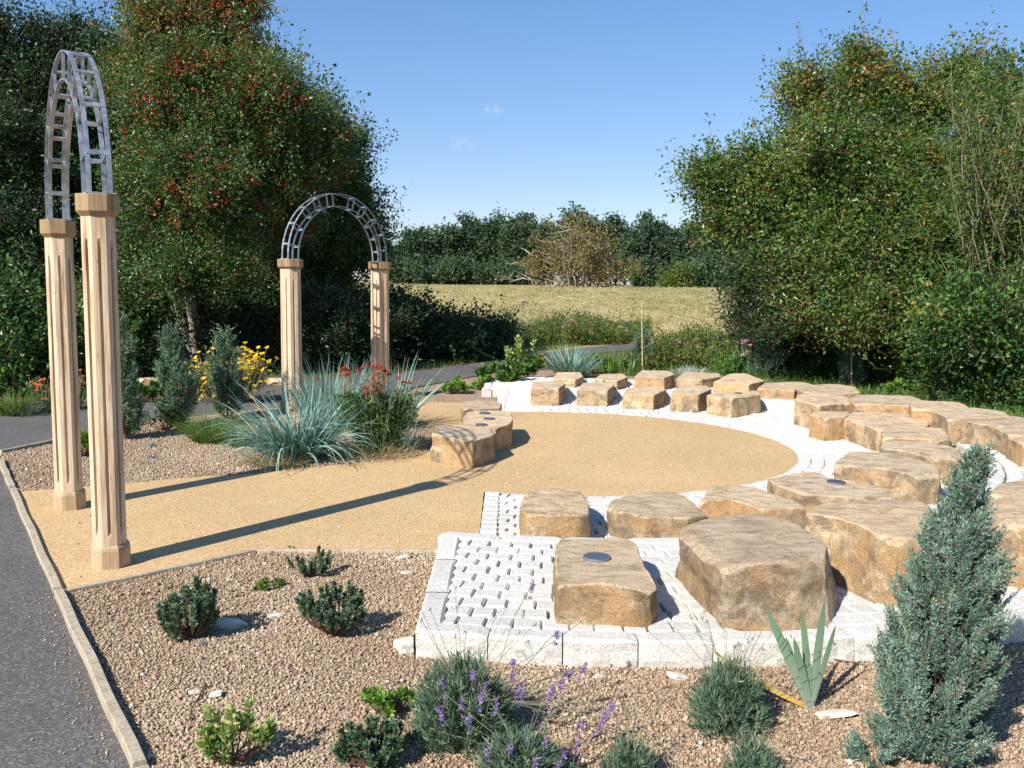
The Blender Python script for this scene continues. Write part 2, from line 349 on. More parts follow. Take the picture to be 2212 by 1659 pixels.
HEBE = leafmat('hebe_green', [(0, (.028, .06, .032)), (.5, (.09, .155, .085)), (.9, (.18, .26, .15)), (1, (.26, .32, .21))], .42, .1)
VARIE = leafmat('variegated_leaf', [(0, (.06, .14, .035)), (.45, (.13, .24, .05)), (.62, (.34, .40, .12)), (1, (.55, .54, .26))], .45, .2)
YGREEN = leafmat('yellow_green_leaf', [(0, (.05, .13, .02)), (.6, (.14, .27, .04)), (1, (.28, .40, .08))], .45, .25)
IRISM = leafmat('iris_leaf', [(0, (.12, .20, .12)), (.5, (.20, .31, .19)), (1, (.32, .38, .34))], .4, .2)
IRISY = leafmat('iris_yellow_leaf', [(0, (.33, .38, .08)), (.6, (.52, .43, .10)), (1, (.5, .25, .09))], .5, .2)
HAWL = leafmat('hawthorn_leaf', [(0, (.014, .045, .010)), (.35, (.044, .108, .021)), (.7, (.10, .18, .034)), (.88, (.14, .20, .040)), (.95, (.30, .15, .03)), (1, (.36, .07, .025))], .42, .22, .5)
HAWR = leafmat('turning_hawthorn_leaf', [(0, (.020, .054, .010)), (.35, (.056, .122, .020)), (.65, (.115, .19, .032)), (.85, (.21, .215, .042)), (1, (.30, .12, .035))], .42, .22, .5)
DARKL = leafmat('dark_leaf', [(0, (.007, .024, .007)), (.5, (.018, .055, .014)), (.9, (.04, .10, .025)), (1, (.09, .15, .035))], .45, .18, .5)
BRAMB = leafmat('bramble_leaf', [(0, (.018, .055, .012)), (.5, (.05, .125, .025)), (.85, (.12, .22, .035)), (.96, (.24, .32, .05)), (1, (.38, .25, .06))], .42, .25, .45)
WILLOW = leafmat('willow_leaf', [(0, (.03, .062, .014)), (.5, (.075, .13, .028)), (.9, (.15, .20, .045)), (.97, (.24, .26, .08)), (1, (.50, .26, .04))], .45, .25)
FARL = leafmat('far_leaf', [(0, (.020, .048, .022)), (.5, (.050, .095, .042)), (1, (.10, .16, .065))], .6, .15)
OLIVEL = leafmat('olive_leaf', [(0, (.10, .085, .030)), (.5, (.18, .155, .055)), (.9, (.26, .215, .09)), (1, (.30, .17, .07))], .6, .15)
WEEDM = leafmat('weed_leaf', [(0, (.035, .070, .014)), (.45, (.09, .145, .026)), (.75, (.17, .19, .04)), (.92, (.27, .22, .08)), (1, (.30, .13, .05))], .55, .25)
DRYG = leafmat('dry_grass', [(0, (.16, .17, .06)), (.5, (.38, .31, .155)), (1, (.56, .465, .27))], .7, .25)
GREENG = leafmat('green_grass', [(0, (.04, .085, .012)), (.6, (.10, .19, .03)), (1, (.24, .29, .08))], .5, .25)
SILVER = leafmat('silver_leaf', [(0, (.28, .33, .30)), (1, (.55, .60, .56))], .6, .15)
REDB = leafmat('red_berry', [(0, (.20, .015, .010)), (.6, (.37, .036, .016)), (1, (.46, .10, .03))], .35, .0)
REDF = leafmat('red_petal', [(0, (.17, .010, .008)), (.7, (.33, .022, .012)), (1, (.48, .09, .02))], .5, .2)
YELF = leafmat('yellow_petal', [(0, (.70, .42, .01)), (1, (.92, .70, .03))], .5, .25)
ORAF = leafmat('orange_petal', [(0, (.50, .08, .01)), (1, (.72, .2, .03))], .5, .2)
PINKF = leafmat('pink_petal', [(0, (.50, .17, .30)), (1, (.72, .42, .52))], .5, .2)
BARKA = leafmat('pale_branch', [(0, (.18, .15, .11)), (1, (.42, .38, .31))], .9, .0)

# ============================================================ GROUND AND PAVING
CX, CY = 0.52, 9.68                       # centre of the round seating area
R0, R1, R2, R3 = 2.42, 4.06, 4.19, 5.73   # bound gravel | lower setts | kerb | upper setts end; kerb outside
STEP = 0.12
def smooth(t): t = np.clip(t, 0, 1); return t * t * (3 - 2 * t)
def terrain(x, y):
    return -.03 + 1.37 * smooth((y - 27) / 60.0) ** .8 + .06 * np.sin(x * .21 + 1) * smooth((y - 40) / 30) * np.sin(y * .13)
def sheet(name, pts, z, mat, kind='structure'):
    vs = [Vector((p[0], p[1], 0)) for p in pts]
    tris = geometry.tessellate_polygon([vs])
    mb = MB(); mb.add([(p[0], p[1], z) for p in pts], [list(t)[::-1] for t in tris])
    o = mb.build(name, mat)
    if o.data.polygons[0].normal.z < 0: o.data.flip_normals()
    return tag(o, kind=kind)

# terrain (one sheet to beyond the trees)
xs = np.concatenate([np.linspace(-900, -60, 12), np.linspace(-50, 60, 90), np.linspace(70, 900, 12)])
ys = np.concatenate([np.linspace(-40, 20, 16), np.linspace(22, 110, 80), np.linspace(120, 900, 16)])
X, Y = np.meshgrid(xs, ys, indexing='ij'); Z = terrain(X, Y)
nx, ny = X.shape; ii = np.arange(nx * ny).reshape(nx, ny)
mb = MB(); mb.add(np.stack([X, Y, Z], -1).reshape(-1, 3), np.stack([ii[:-1, :-1], ii[1:, :-1], ii[1:, 1:], ii[:-1, 1:]], -1).reshape(-1, 4))
tag(mb.build('ground', FIELD, smooth=True), kind='structure')

def P(*uv): return [tuple(at(u, v)[:2]) for u, v in uv]
# soil of the planting beds behind the circle
sheet('planting_soil', [(-16, 3), (-16, 22), (-1.2, 18.6), (1.2, 22.3), (3, 24), (6.2, 26), (14, 26), (18, 16), (18, 1.5), (6.5, 2), (-2, 2.0)], -.022, SOIL)
# asphalt: the path the camera stands beside, and the one that runs on behind the arches
def ctrl(pts, n=8):                     # smooth curve through points
    pts = [Vector((p[0], p[1], 0)) for p in pts]; out = []
    for i in range(len(pts) - 1):
        a = pts[max(i - 1, 0)]; b = pts[i]; c = pts[i + 1]; d = pts[min(i + 2, len(pts) - 1)]
        for k in range(n):
            t = k / n
            out.append(tuple((b * 2 + (c - a) * t + (a * 2 - b * 5 + c * 4 - d) * t * t + (b * 3 - a - c * 3 + d) * t ** 3) * .5)[:2])
    out.append(tuple(pts[-1])[:2]); return out
far_edge = ctrl(P((0, 898), (130, 888), (330, 862), (515, 842), (700, 822), (900, 800), (1080, 776), (1250, 752), (1400, 738), (1540, 725)) + [(12, 36)])
near_edge = ctrl([(-4.92, 8.73)] + P((130, 955), (297, 914), (515, 889), (700, 864), (900, 834), (1080, 800), (1200, 772), (1400, 752), (1540, 741)) + [(12, 33)])
sheet('asphalt_path', far_edge + near_edge[::-1] + [(-4.80, 8.45), (-3.95, 7.18), (-2.46, 4.84), (-1.30, 3.07), (-.55, 1.9), (1.2, -1.5), (-5, -3), (-14, 2), (-16, 11.0), (-9, 11.3)], -.010, ASPH)
# gravel bed in front, round the outside of the kerb
front_bed = [(-2.42, 4.86), (-1.58, 5.64), (-.43, 5.69), (-.43, 4.0)] + [(CX + math.sin(a) * 5.70, CY - math.cos(a) * 5.70) for a in np.linspace(-.16, 1.5, 30)] + [(7.4, 9.3), (8.2, 6), (6, 2.6), (2.5, 1.2), (-.45, 1.75), (-1.29, 3.05)]
sheet('gravel_bed', front_bed, -.006, GRAVB)
# bound golden gravel: the round floor, the way in under the near arch and the way to the far arch
top_edge = ctrl(P((30, 1062), (266, 1044), (396, 1032), (560, 1021), (700, 1006), (820, 994), (905, 985)) + [(-.80, 9.6), (-.88, 10.6), (-1.5, 11.7), (-2.9, 12.2)])
far_gold = ctrl([(-2.0, 13.2), (-1.3, 12.95), (-.2, 12.95)])
gold = top_edge + far_gold + [(CX + math.sin(a) * (R0 + .03), CY - math.cos(a) * (R0 + .03)) for a in np.linspace(math.pi + .306, -.306, 60)] + [(-.205, 5.72), (-.43, 5.69), (-1.58, 5.645), (-2.44, 4.86)]
sheet('golden_floor', gold, -.002, GOLD)
island = top_edge + [(-3.3, 12.1)] + [p for p in near_edge[::-1] if p[1] < 12.2] + [(-4.62, 8.25)]
sheet('gravel_bed_island', island, -.0065, GRAVB)
far_bed = ctrl([(-1.9, 13.5), (-1.3, 12.98), (-.22, 12.98), (-.22, 15.4), (.6, 15.75), (2.4, 15.4), (3.5, 14.8), (4.5, 15.6), (2, 18), (-.1, 17.4), (-1.5, 14.7)])
sheet('gravel_bed_far', far_bed, -.0063, GRAVB)

# setts: rounded granite cubes laid in rings
def sett_template():
    b = .07
    v = [(-.5, -.5, 0), (.5, -.5, 0), (.5, .5, 0), (-.5, .5, 0), (-.5, -.5, .82), (.5, -.5, .82), (.5, .5, .82), (-.5, .5, .82),
         (-.5 + b, -.5 + b, 1), (.5 - b, -.5 + b, 1), (.5 - b, .5 - b, 1), (-.5 + b, .5 - b, 1)]
    f = [(0, 1, 5, 4), (1, 2, 6, 5), (2, 3, 7, 6), (3, 0, 4, 7), (4, 5, 9, 8), (5, 6, 10, 9), (6, 7, 11, 10), (7, 4, 8, 11), (8, 9, 10, 11)]
    return np.array(v), np.array(f)
TV, TF = sett_template()
def place_setts(mb, C, T, tl, rl, z0, h, rng, rnd=None):
    """C centres (n,2), T tangent unit (n,2), tangential and radial sizes"""
    n = len(C); Nn = np.stack([-T[:, 1], T[:, 0]], 1)
    jit = rng.normal(size=(n, 12, 3)) * np.array([.014, .014, .010])
    v = TV[None] + jit; v[:, :4, 2] = 0
    hz_ = h * (1 + rng.normal(size=n) * .03)
    xy = C[:, None, :] + v[:, :, 0:1] * (T * tl[:, None])[:, None, :] + v[:, :, 1:2] * (Nn * rl[:, None])[:, None, :]
    zz = z0 + v[:, :, 2] * hz_[:, None] + (v[:, :, 0] * rng.normal(size=n)[:, None] + v[:, :, 1] * rng.normal(size=n)[:, None]) * .003 * (v[:, :, 2] > .1)
    vv = np.concatenate([xy, zz[:, :, None]], 2).reshape(-1, 3)
    f = (TF[None] + (np.arange(n) * 12)[:, None, None]).reshape(-1, 4)
    r = rng.random(n) if rnd is None else rnd
    mb.add(vv, f, np.repeat(r, 9))
def ring_setts(ra, rb, z0, xcut, rng, size=.124, course=True):
    mb = MB(); rows = int(round((rb - ra) / size)); rw = (rb - ra) / rows
    for i in range(rows):
        r = ra + (i + .5) * rw; xs = xcut + (.128 if course else .004); A_ = math.acos((xs - CX) / r); n = int(round(2 * A_ * r / .126))
        w = rng.uniform(.90, 1.12, n); w[0] = (.5, 1.02)[i % 2] + rng.uniform(-.08, .08); w *= 2 * A_ / w.sum(); e = np.concatenate([[0], np.cumsum(w)]) - A_; a = (e[1:] + e[:-1]) / 2
        C = np.stack([CX + np.cos(a) * r, CY + np.sin(a) * r], 1); T = np.stack([-np.sin(a), np.cos(a)], 1)
        place_setts(mb, C, T, w * r - np.where(rng.random(n) < .7, rng.uniform(.007, .014, n), .004), np.full(n, rw * .965), z0, .05, rng)
    # the course along the straight cut
    for sgn in (-1, 1) if course else ():
        ya = CY + sgn * math.sqrt(ra ** 2 - (xcut - CX) ** 2); yb = CY + sgn * math.sqrt(rb ** 2 - (xcut - CX) ** 2)
        ya, yb = min(ya, yb), max(ya, yb); n = int((yb - ya) / .118); yy = ya + (np.arange(n) + .5) * (yb - ya) / n
        C = np.stack([np.full(n, xcut + .062), yy], 1); T = np.tile([[0., 1.]], (n, 1))
        place_setts(mb, C, T, np.full(n, .108), np.full(n, .118), z0, .05, rng)
    return mb
XL, XU = -.21, -.43
tag(ring_setts(R0, R1, -.048, XL, R(1)).build('lower_sett_paving', GRANITE), kind='structure')
tag(ring_setts(R2, R3 - .125, STEP - .050, XU + .12, R(2), course=False).build('upper_sett_paving', GRANITE), kind='structure')
# jointing sand under the setts (sheets) and the fill of the raised ring
def ring_poly(ra, rb, xcut):
    def arc(r):
        a = math.acos((xcut - CX) / r) if abs(xcut - CX) < r else 0
        return [(CX + math.cos(t) * r, CY + math.sin(t) * r) for t in np.linspace(a, -a, 90)]
    return arc(rb) + arc(ra)[::-1]
JOINT = plain('jointing_sand', (.13, .10, .075), .95, var=.3, bumpn=60)
sheet('joint_sand_lower', ring_poly(R0 - .0, R1 + .02, XL), -.0, JOINT)
bpy.data.objects['joint_sand_lower'].location.z = -.020
sheet('joint_sand_upper', ring_poly(R1 + .03, R3 - .03, XU + .02), STEP - .026, JOINT)
# kerb blocks
def kerb_run(mb, ra, rb, a0, a1, blen, ztop, rng, zbot=-.05):
    n = max(1, int(round(abs(a1 - a0) * rb / blen))); da = (a1 - a0) / n
    for i in range(n):
        b0 = a0 + da * i + .003 / rb * np.sign(da); b1 = a0 + da * (i + 1) - .003 / rb * np.sign(da); sub = 4; rows = []
        zt = ztop + rng.normal() * .002; c = .014; o_ = rng.normal() * .003
        NZ = 5
        for k in range(sub * 2 + 1):
            t = b0 + (b1 - b0) * k / (sub * 2); e = .012 if k in (0, sub * 2) else 0
            prof = [(ra, zbot), (ra, zt - c), (ra + c, zt - e), ((ra + rb) / 2, zt - e * .5), (rb - c, zt - e)]
            for q in range(NZ):
                s = q / (NZ - 1); prof.append((rb + rng.uniform(-.007, .007) - e * .6, zt - c - s * (zt - c - zbot)))
            rows.append([(CX + math.sin(t) * (r + o_), CY - math.cos(t) * (r + o_), z) for r, z in prof])
        m = len(rows[0]); v = [p for r_ in rows for p in r_]
        f = [[k * m + j, (k + 1) * m + j, (k + 1) * m + j + 1, k * m + j + 1] for k in range(sub * 2) for j in range(m - 1)]
        mb.add(v, f, rng.random())
        for kk in (0, sub * 2):
            cc = len(rows[0]); pts = rows[kk] + [tuple(np.mean(rows[kk], 0))]
            mb.add(pts, [[j, j + 1, cc] for j in range(cc - 1)] + [[cc - 1, 0, cc]], rng.random())
def cut_angle(r, x, far): # angle measured from the near side (-y), positive to the right
    t = math.asin((x - CX) / r); return t if not far else math.pi - t
rng = R(3); mb = MB()
kerb_run(mb, R3 - .12, R3, cut_angle(R3, XU, 0), cut_angle(R3, XU, 1), .335, STEP, rng)
tag(mb.build('outer_kerb', GRANITE), kind='structure')
mb = MB(); kerb_run(mb, R1, R1 + .12, cut_angle(R1, XU, 0), cut_angle(R1, XU, 1), .40, STEP + .002, rng)
tag(mb.build('inner_kerb', GRANITE), kind='structure')
def straight_kerb(name, y0, y1):
    mb = MB(); n = int(round((y1 - y0) / .5)); L = (y1 - y0) / n
    for i in range(n):
        a = y0 + L * i + .005; b = y0 + L * (i + 1) - .005; v = []; NY = 5
        for k in range(NY):
            y = a + (b - a) * k / (NY - 1); e = .012 if k in (0, NY - 1) else 0
            prof = [(XU, -.05), (XU + rng.uniform(-.006, .004), .03), (XU + rng.uniform(-.006, .004), .08), (XU, STEP - .012), (XU + .014, STEP + .001 - e), (XU + .106, STEP + .001 - e), (XU + .12, STEP - .014), (XU + .12, 0)]
            v += [(x, y, z) for x, z in prof]
        m = 8; f = [[k * m + j, k * m + j + 1, (k + 1) * m + j + 1, (k + 1) * m + j] for k in range(NY - 1) for j in range(m - 1)]
        mb.add(v, f, rng.random())
    return tag(mb.build(name, GRANITE), kind='structure')
straight_kerb('end_kerb', CY - math.sqrt(R3 ** 2 - (XU - CX) ** 2) + .0, CY - math.sqrt(R1 ** 2 - (XU - CX) ** 2) + .0)
straight_kerb('end_kerb_far', CY + math.sqrt(R1 ** 2 - (XU - CX) ** 2), CY + math.sqrt(R3 ** 2 - (XU - CX) ** 2))

# timber edging boards
def board(name, a, b, label, wdt=.045, h=.035, split=1):
    a = Vector((*a, 0)); b = Vector((*b, 0)); d = (b - a).normalized(); s = Vector((-d.y, d.x, 0)); L = (b - a).length
    n = 14; rg = R(int(L * 1000)); v = []
    for i in range(n + 1):
        p = a + (b - a) * i / n; w = s * (math.sin(i * 1.1) * .003)
        z = h + rg.normal() * .0015
        for q, zz in ((-1, -.05), (-1, z - .004), (-.86, z), (.86, z), (1, z - .004), (1, -.05)): v.append(tuple(p + w + s * (wdt / 2 * q) + Vector((0, 0, zz))))
    f = [[i * 6 + j, i * 6 + j + 1, (i + 1) * 6 + j + 1, (i + 1) * 6 + j] for i in range(n) for j in range(5)]
    f += [[0, 1, 2, 3], [0, 3, 4, 5], [n * 6, n * 6 + 3, n * 6 + 2, n * 6 + 1], [n * 6, n * 6 + 5, n * 6 + 4, n * 6 + 3]]
    mb = MB(); mb.add(v, f); o = mb.build(name, EDGEW, loc=tuple(a))
    o.data.flip_normals() if o.data.polygons[int(n * 2)].normal.z < 0 else None
    return tag(o, label, 'edging board', 'timber edging boards round the beds')
board('edging_board', (-2.425, 4.80), (-1.275, 3.03), 'timber board between the asphalt and the front gravel bed')
board('edging_board', (-1.255, 3.00), (-.50, 1.75), 'timber board end at the bottom edge beside asphalt and gravel')
board('edging_board', (-3.97, 7.21), (-2.455, 4.85), 'timber board between the asphalt and the golden floor by the near arch', .045, .022)
board('edging_board', (-2.40, 4.815), (-1.60, 5.615), 'slanting timber board between golden floor and front gravel bed', .032, .020)
board('edging_board', (-1.585, 5.630), (-.45, 5.675), 'level timber board running to the white kerb', .032, .016)
board('edging_board', (-4.70, 8.35), (-4.0, 7.25), 'timber board on the left side of the gravel bed behind the arch', .045, .03)
board('edging_board', (-4.93, 8.76), (-4.40, 10.62), 'thin timber board between far asphalt path and gravel bed', .035, .025)

# loose pebbles over the gravel
def in_poly(x, y, poly):
    inside = np.zeros(len(x), bool); n = len(poly); j = n - 1
    for i in range(n):
        xi, yi = poly[i]; xj, yj = poly[j]
        with np.errstate(divide='ignore', invalid='ignore'):
            c = ((yi > y) != (yj > y)) & (x < (xj - xi) * (y - yi) / (yj - yi + 1e-12) + xi)
        inside ^= c; j = i
    return inside
_t = (1 + 5 ** .5) / 2
ICO = unit(np.array([(-1, _t, 0), (1, _t, 0), (-1, -_t, 0), (1, -_t, 0), (0, -1, _t), (0, 1, _t), (0, -1, -_t), (0, 1, -_t), (_t, 0, -1), (_t, 0, 1), (-_t, 0, -1), (-_t, 0, 1)]))
ICOF = np.array([(0, 11, 5), (0, 5, 1), (0, 1, 7), (0, 7, 10), (0, 10, 11), (1, 5, 9), (5, 11, 4), (11, 10, 2), (10, 7, 6), (7, 1, 8), (3, 9, 4), (3, 4, 2), (3, 2, 6), (3, 6, 8), (3, 8, 9), (4, 9, 5), (2, 4, 11), (6, 2, 10), (8, 6, 7), (9, 8, 1)])
def add_pebbles(mb, pts, size, rng, rnd):
    n = len(pts); s = size[:, None] * rng.uniform(.6, 1.15, (n, 3)) * np.array([1, 1, .75])
    q = unit(rng.normal(size=(n, 4))); w, x, y, z = q.T
    Rm = np.stack([1 - 2 * (y * y + z * z), 2 * (x * y - z * w), 2 * (x * z + y * w), 2 * (x * y + z * w), 1 - 2 * (x * x + z * z), 2 * (y * z - x * w), 2 * (x * z - y * w), 2 * (y * z + x * w), 1 - 2 * (x * x + y * y)], 1).reshape(n, 3, 3)
    v = ICO[None] * rng.uniform(.82, 1.12, (n, 12, 1)) * s[:, None, :]
    v = np.einsum('nij,nkj->nki', Rm, v) + pts[:, None, :]
    f = (ICOF[None] + (np.arange(n) * 12)[:, None, None]).reshape(-1, 3)
    mb.add(v.reshape(-1, 3), f, np.repeat(rnd, 20))
def pebbles(name, poly, bbox, dens, size, seed):
    rng = R(seed); x0, y0, x1, y1 = bbox; n = int((x1 - x0) * (y1 - y0) * dens)
    x = rng.uniform(x0, x1, n); y = rng.uniform(y0, y1, n); k = in_poly(x, y, poly)
    k &= np.abs(x / np.maximum(y, .1)) < .62                       # the wedge a visitor by the path looks over
    x, y = x[k], y[k]; n = len(x); sz = size * np.where(rng.random(n) < .06, rng.uniform(1.3, 2.0, n), rng.uniform(.55, 1.25, n)); hue_ = rng.beta(2.2, 2, n) - .14 * np.sin(x * 3.1 + np.sin(y * 2.3) * 2) * np.sin(y * 2.7 + x)
    mb = MB(); add_pebbles(mb, np.stack([x, y, -.004 + sz * rng.uniform(0, .7, n)], 1), sz, rng, np.where(rng.random(n) < .006, 1, np.clip(hue_, 0, .93)))
    return tag(mb.build(name, PEB, smooth=True), 'loose tan pebbles covering the bed', 'gravel', kind='stuff')
pebbles('loose_gravel', front_bed, (-2.6, 2.2, 4.3, 4.4), 11000, .0062, 11)
pebbles('loose_gravel', front_bed, (-2.6, 4.4, 0, 5.9), 7500, .0070, 12)
pebbles('loose_gravel', island, (-5.1, 7.0, -.5, 12.2), 3600, .0082, 13)
rng = R(15); n = 500; x = rng.uniform(-3.9, 3, n); y = rng.uniform(4.6, 12, n); k = in_poly(x, y, gold); x, y = x[k], y[k]
mb = MB(); add_pebbles(mb, np.stack([x, y, np.full(len(x), .001)], 1), rng.uniform(.004, .010, len(x)), rng, rng.random(len(x)))
tag(mb.build('scattered_grit', PEB), 'stray grit and pebbles lying on the golden floor', 'grit', kind='stuff')
rng = R(16); n = 520; t = rng.random(n); off = np.abs(rng.normal(size=n)) ** 1.5 * .06
x = -2.46 + (-.5 + 2.46) * t - .04 - off * .85; y = 4.84 + (1.75 - 4.84) * t - off * .5
mb = MB(); add_pebbles(mb, np.stack([x, y, np.full(n, -.006)], 1), rng.uniform(.002, .0055, n), rng, rng.random(n))
tag(mb.build('spilled_grit', PEB), 'small stones spilled over the asphalt beside the board', 'grit', kind='stuff')

# ============================================================ BOULDERS
GB = 'sandstone boulder seats round the circle'
def height_at(u, vtop, ub, vbot, zb):
    g = at(ub, vbot, zb); r = ray(u, vtop); return EYE + g.y / r.y * r.z
def boulder(label, top, fe, zb, seed, rough=1.0, plaques=(), base={}, edge=.045, group=GB, out=.012, notch=None):
    """top: outline of the top face as seen; fe: (u, v_top, v_bottom) of a near edge"""
    ztop = height_at(fe[0], fe[1], fe[0], fe[2], zb)
    pts = [at(u, v, ztop) for u, v in top]; rg = R(seed)
    offs = [(at(*base[k], zb) - pts[k]).xy if k in base else None for k in range(len(pts))]; DO = []
    offs = [o if o is not None else Vector((0, 0)) for o in offs]
    n = 84; per = [0.0]
    for i in range(len(pts)): per.append(per[-1] + (pts[(i + 1) % len(pts)] - pts[i]).length)
    ring = []
    for k in range(n):
        s = per[-1] * k / n; i = max(j for j in range(len(pts)) if per[j] <= s + 1e-9)
        t = (s - per[i]) / max(per[i + 1] - per[i], 1e-6); ring.append(pts[i].lerp(pts[(i + 1) % len(pts)], t)); DO.append(tuple(offs[i].lerp(offs[(i + 1) % len(pts)], t)))
    A = np.array([tuple(p)[:2] for p in ring])
    DO = np.array(DO); c = A.mean(0); loc = (float(c[0]), float(c[1]), zb)
    D = A - c; dist = np.linalg.norm(D, axis=1, keepdims=True); U = D / dist
    H = ztop - zb; rings = []; off = Vector((seed * 3.7, seed * 1.3, seed * 2.1))
    SL = 16
    for k in range(SL):                      # sides
        s = k / (SL - 1); z = -.03 + (H - edge + .03) * s
        rings.append((A + DO * (1 - s) + U * (out * (1 - s) * (.5 + .5 * np.sin(3 * np.arctan2(U[:, 1:2], U[:, 0:1]) + seed))), z))
    for k in range(1, 5):                    # rounded arris
        t = k / 4 * math.pi / 2; rings.append((A - U * edge * (1 - math.cos(t)), H - edge + edge * math.sin(t)))
    for k in range(1, 13):                   # top
        t = (k / 13) ** 1.5; B = (A - U * edge); rings.append((c + (B - c) * (1 - t), H))
    V = []
    hmin = float(dist.min())
    PT = np.concatenate([np.concatenate([B, np.full((n, 1), z)], 1) for B, z in rings]) - np.array([loc[0], loc[1], 0])
    def clip(nv, dep):                       # a chip struck off: everything past the plane falls back onto it
        nv = np.array(nv, float); nv /= np.linalg.norm(nv); t = PT @ nv; dd = t.max() - dep; ex = np.maximum(t - dd, 0); PT[:] = PT - nv * ex[:, None]
    R_m = float(dist.max()); sc = min(1.0, H / .30)
    for _ in range(4): al = rg.uniform(0, 6.283); clip((math.cos(al), math.sin(al), rg.uniform(-.12, .16)), rg.uniform(.003, .012) * sc)
    for _ in range(int(20 * rough)): al = rg.uniform(0, 6.283); clip((math.cos(al), math.sin(al), rg.uniform(.5, 1.8)), rg.uniform(.003, .017) * sc * rough)
    for _ in range(2): al = rg.uniform(0, 6.283); clip((math.cos(al), math.sin(al), rg.uniform(9, 20)), rg.uniform(.003, .010) * sc * rough)
    PT += np.array([loc[0], loc[1], 0])
    for ri in range(len(rings)):
        for j in range(n):
            p = Vector(PT[ri * n + j]); q = p + off; z = p.z
            d = (noise.noise_vector(q * 2.6) * .009 + noise.noise_vector(q * 7.0) * .0075 + noise.noise_vector(q * 18.0) * .0062) * rough
            w = float(smooth((H - edge - z) / .06)); st = noise.noise(Vector((q.x * 1.5, q.y * 1.5, q.z * 9))); d -= Vector((U[j, 0], U[j, 1], 0)) * (max(0, st - .1) * .03 * rough * w)
            d.z *= .6; p = p + d
            if ri == 0: p.z = -.03
            if plaques and ri > SL + 3: p.z = H - .004 + d.z * .15
            V.append((p.x, p.y, p.z + zb))
    V.append((loc[0], loc[1], float(np.mean([q[2] for q in V[-n:]])))); m = len(rings); F = []
    for i in range(m - 1):
        for j in range(n): F.append([i * n + j, i * n + (j + 1) % n, (i + 1) * n + (j + 1) % n, (i + 1) * n + j])
    T = [[(m - 1) * n + j, (m - 1) * n + (j + 1) % n, m * n] for j in range(n)]
    mb = MB(); mb.add(V, F); mb.f[3].append(np.array(T)); mb.r[3].append(np.full(len(T), .5, np.float32))
    o = mb.build('boulder', STONE, smooth=True, loc=loc); o.data.set_sharp_from_angle(angle=rad(28))
    a = (V[1][0] - V[0][0], V[1][1] - V[0][1])
    if sum(A[k][0] * A[(k + 1) % n][1] - A[(k + 1) % n][0] * A[k][1] for k in range(n)) < 0: o.data.flip_normals()
    tag(o, label, 'boulder', group)
    for u, v, r in plaques:
        g = at(u, v, ztop + .004); pm = MB(); k = 40
        ang = np.arange(k) * 2 * math.pi / k
        vv = [(g.x + math.cos(t) * r, g.y + math.sin(t) * r, ztop - .03) for t in ang] + [(g.x + math.cos(t) * r, g.y + math.sin(t) * r, ztop + .006) for t in ang] + [(g.x + math.cos(t) * r * .96, g.y + math.sin(t) * r * .96, ztop + .009) for t in ang] + [(g.x, g.y, ztop + .009)]
        pm.add(vv, [[a_, (a_ + 1) % k, (a_ + 1) % k + k, a_ + k] for a_ in range(k)] + [[a_ + k, (a_ + 1) % k + k, (a_ + 1) % k + 2 * k, a_ + 2 * k] for a_ in range(k)])
        pm.f[3].append(np.array([[a_ + 2 * k, (a_ + 1) % k + 2 * k, 3 * k] for a_ in range(k)])); pm.r[3].append(np.full(k, .5, np.float32))
        po = pm.build('plaque', PLAQ, parent=o, loc=(g.x, g.y, ztop)); 
    return o
U_ = STEP
